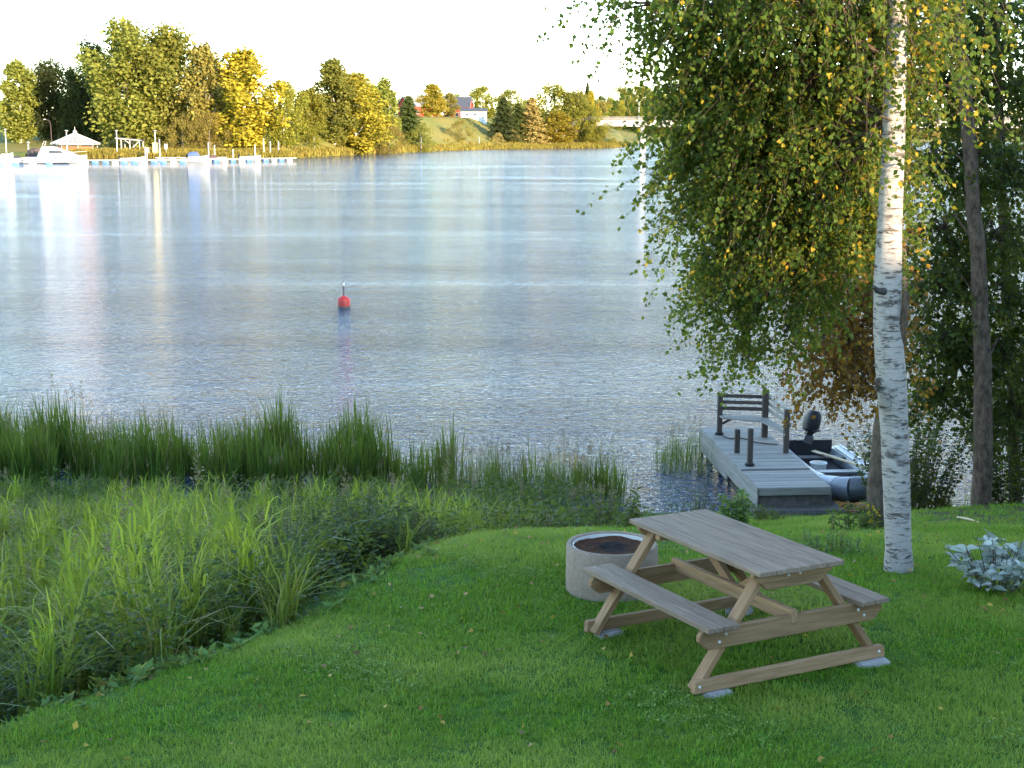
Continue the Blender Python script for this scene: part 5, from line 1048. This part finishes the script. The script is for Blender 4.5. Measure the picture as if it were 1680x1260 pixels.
def grow_reeds():
    src = [tuft(15, .17, .75, 1.35, .021, (.02, .35), 'reed', 120+k) for k in range(4)] + [tuft(9, .2, .8, 1.3, .010, (.0, .2), 'reed', 130, heads=3)]
    m = 1900; x = rng.uniform(-14.5, -1.2, m); yc = np.interp(x, [-14, -9, -5, -3.2, -1], [29.8, 29.6, 29.4, 29.2, 28.4]); wd = np.interp(x, [-14, -8, -4, -1], [2.6, 1.6, 1.4, .9]); y = yc + rng.uniform(-1, 1, m)*wd
    cw = np.sin(x*2.1+.6+y)*np.sin(x*.8+1.5-y*1.3) + .5*np.sin(x*5.3+y*4); dens = np.interp(x, [-14, -6, -3.3, -2.8, -1.2], [.95, .75, .85, .4, .3])*np.clip(.6 + .7*cw, .04, 1); keep = rng.random(m) < dens; hv = (.95 + .28*cw)[keep]
    x, y = x[keep], y[keep]
    x2 = rng.uniform(-1.4, 2.2, 130); y2 = 28.1 + rng.normal(0, .5, 130); x3 = 4.0 + rng.normal(0, .30, 22) - .1; y3 = 30.4 + rng.normal(0, 1.0, 22); x4 = rng.uniform(3.0, 3.7, 14); y4 = rng.uniform(29.5, 31.5, 14)
    k3 = (x3 < 4.10); x3, y3 = x3[k3], y3[k3]
    x5, y5 = rng.uniform(6.6, 9.5, 60), rng.uniform(25.0, 25.9, 60)
    S = np.r_[rng.uniform(.65, 1.15, len(x))*np.clip(hv, .6, 1.3)*np.interp(x, [-14, -11, -8], [1.3, 1.15, 1.05]), rng.uniform(.5, .95, len(x2)), rng.uniform(.5, .9, len(x3)), rng.uniform(.4, .7, len(x4)), rng.uniform(.3, .5, len(x5))]
    X, Y = np.r_[x, x2, x3, x4, x5], np.r_[y, y2, y3, y4, y5]; n = len(X); Z = np.maximum(ground_z(X, Y), WATER_Z-.12)
    idx = np.where(rng.random(n) < .06, 4, rng.integers(0, 4, n)); idx[len(x):] = np.where(rng.random(n-len(x)) < .6, 4, idx[len(x):])
    tag(scatter('reeds', np.c_[X, Y, Z], up_rot(n, .05), S, src, idx=idx), 'green reeds standing in the shallow water along the near shore', 'reeds')
grow_reeds()
def drop_leaves():
    n = 620; x = rng.uniform(-3, 6.5, n); y = rng.uniform(7.6, 20, n); k = (x > edge_x(y)+.1) & (y < far_y(x)) & (np.hypot(x-.81, y-11.45) > .45); x, y = x[k], y[k]; n = len(x)
    c = np.c_[x, y, ground_z(x, y)+.045]; v, f = leaf_arrays(c, rand_dirs(n)*np.array([1, 1, .3]), rand_dirs(n, 2.5), rng.uniform(.035, .065, n), rng.uniform(.026, .046, n), .25)
    o = link('fallen_leaves', fast_mesh('fallen_leaves', v, f, 'fallen_leaf', np.repeat(rng.random(n), 2))); o['kind'] = 'stuff'; tag(o, 'yellow and brown fallen leaves scattered over the lawn', 'leaves')
drop_leaves()
def pale_stick():
    a, b = ground_hit(1570, 853), ground_hit(1606, 862); d = Vector((0, 0, .05))
    tag(MB().tube([a+d*.8, (a+b)/2+d*.95, b+d*.8], [.010, .015, .007], 6).obj('stick', 'oar_wood', smooth=True), 'pale bare stick lying on the ground near the dark tree', 'stick')
pale_stick()

# ------------------------------------------------------------------ unseen house and trees, added behind and to the right to cast shade
def shade_side():
    s = Vector((math.sin(SUN_AZ), math.cos(SUN_AZ))); q = Vector((s.y*-1, s.x)); b = Vector((3.4, 12.4))
    c = b + s*31 + q*(-3.0); zr = 2.2 + math.tan(SUN_EL)*31; g = gz(c.x, c.y)  # added house: ridge height set by where its shade ends on the birch
    T = gable_house('shade_house', 'unseen yellow house added behind the camera to shade the lawn', (c.x, c.y, g), math.atan2(q.y, q.x), 20, 9, max(2.6, zr-g-3.0), 3.0, 'house_yellow', 'roof_dark', [('f', -5, 1.8, 1.3, 1.4), ('f', 0, 1.8, 1.3, 1.4), ('f', 5, 1.8, 1.3, 1.4)])
    spots = [(13, 9.5, 11.5, 'birch', 'far_yellowgreen'), (22, 11, 14, 'birch', 'far_olive'), (25, 15.5, 17, 'round', 'far_olive'), (20, 20, 17, 'round', 'far_olive'), (24, 27, 17, 'birch', 'far_olive'), (18, 33, 16, 'round', 'far_olive'), (26, 39, 17, 'birch', 'far_olive'), (24, 46, 18, 'round', 'far_olive'), (30, 17, 18, 'round', 'far_olive')]  # trees added out of view to shade the alder, boat and buoy
    for k, (d, t, h, kd, mt) in enumerate(spots):
        p = b + s*d + q*t
        T = thing('shade_tree', ['first', 'second', 'third', 'fourth', 'fifth', 'sixth', 'seventh', 'eighth', 'ninth'][k] + ' unseen tree added on the right for shade, counted away from the house', 'tree', (p.x, p.y, gz(p.x, p.y)-.2), k, 'unseen trees added on the right for shade')
        w = h*1.15 if kd == 'birch' else h*.62; c = link('crown', PROTO[kd][k % 2], T); c.scale = (w, w, h); slot(c, mt); c['kind'] = 'stuff'; tk = link('trunk', TRUNKS[k % 2], T); tk.scale = (h*.8, h*.8, h); slot(tk, 'far_bark')
shade_side()
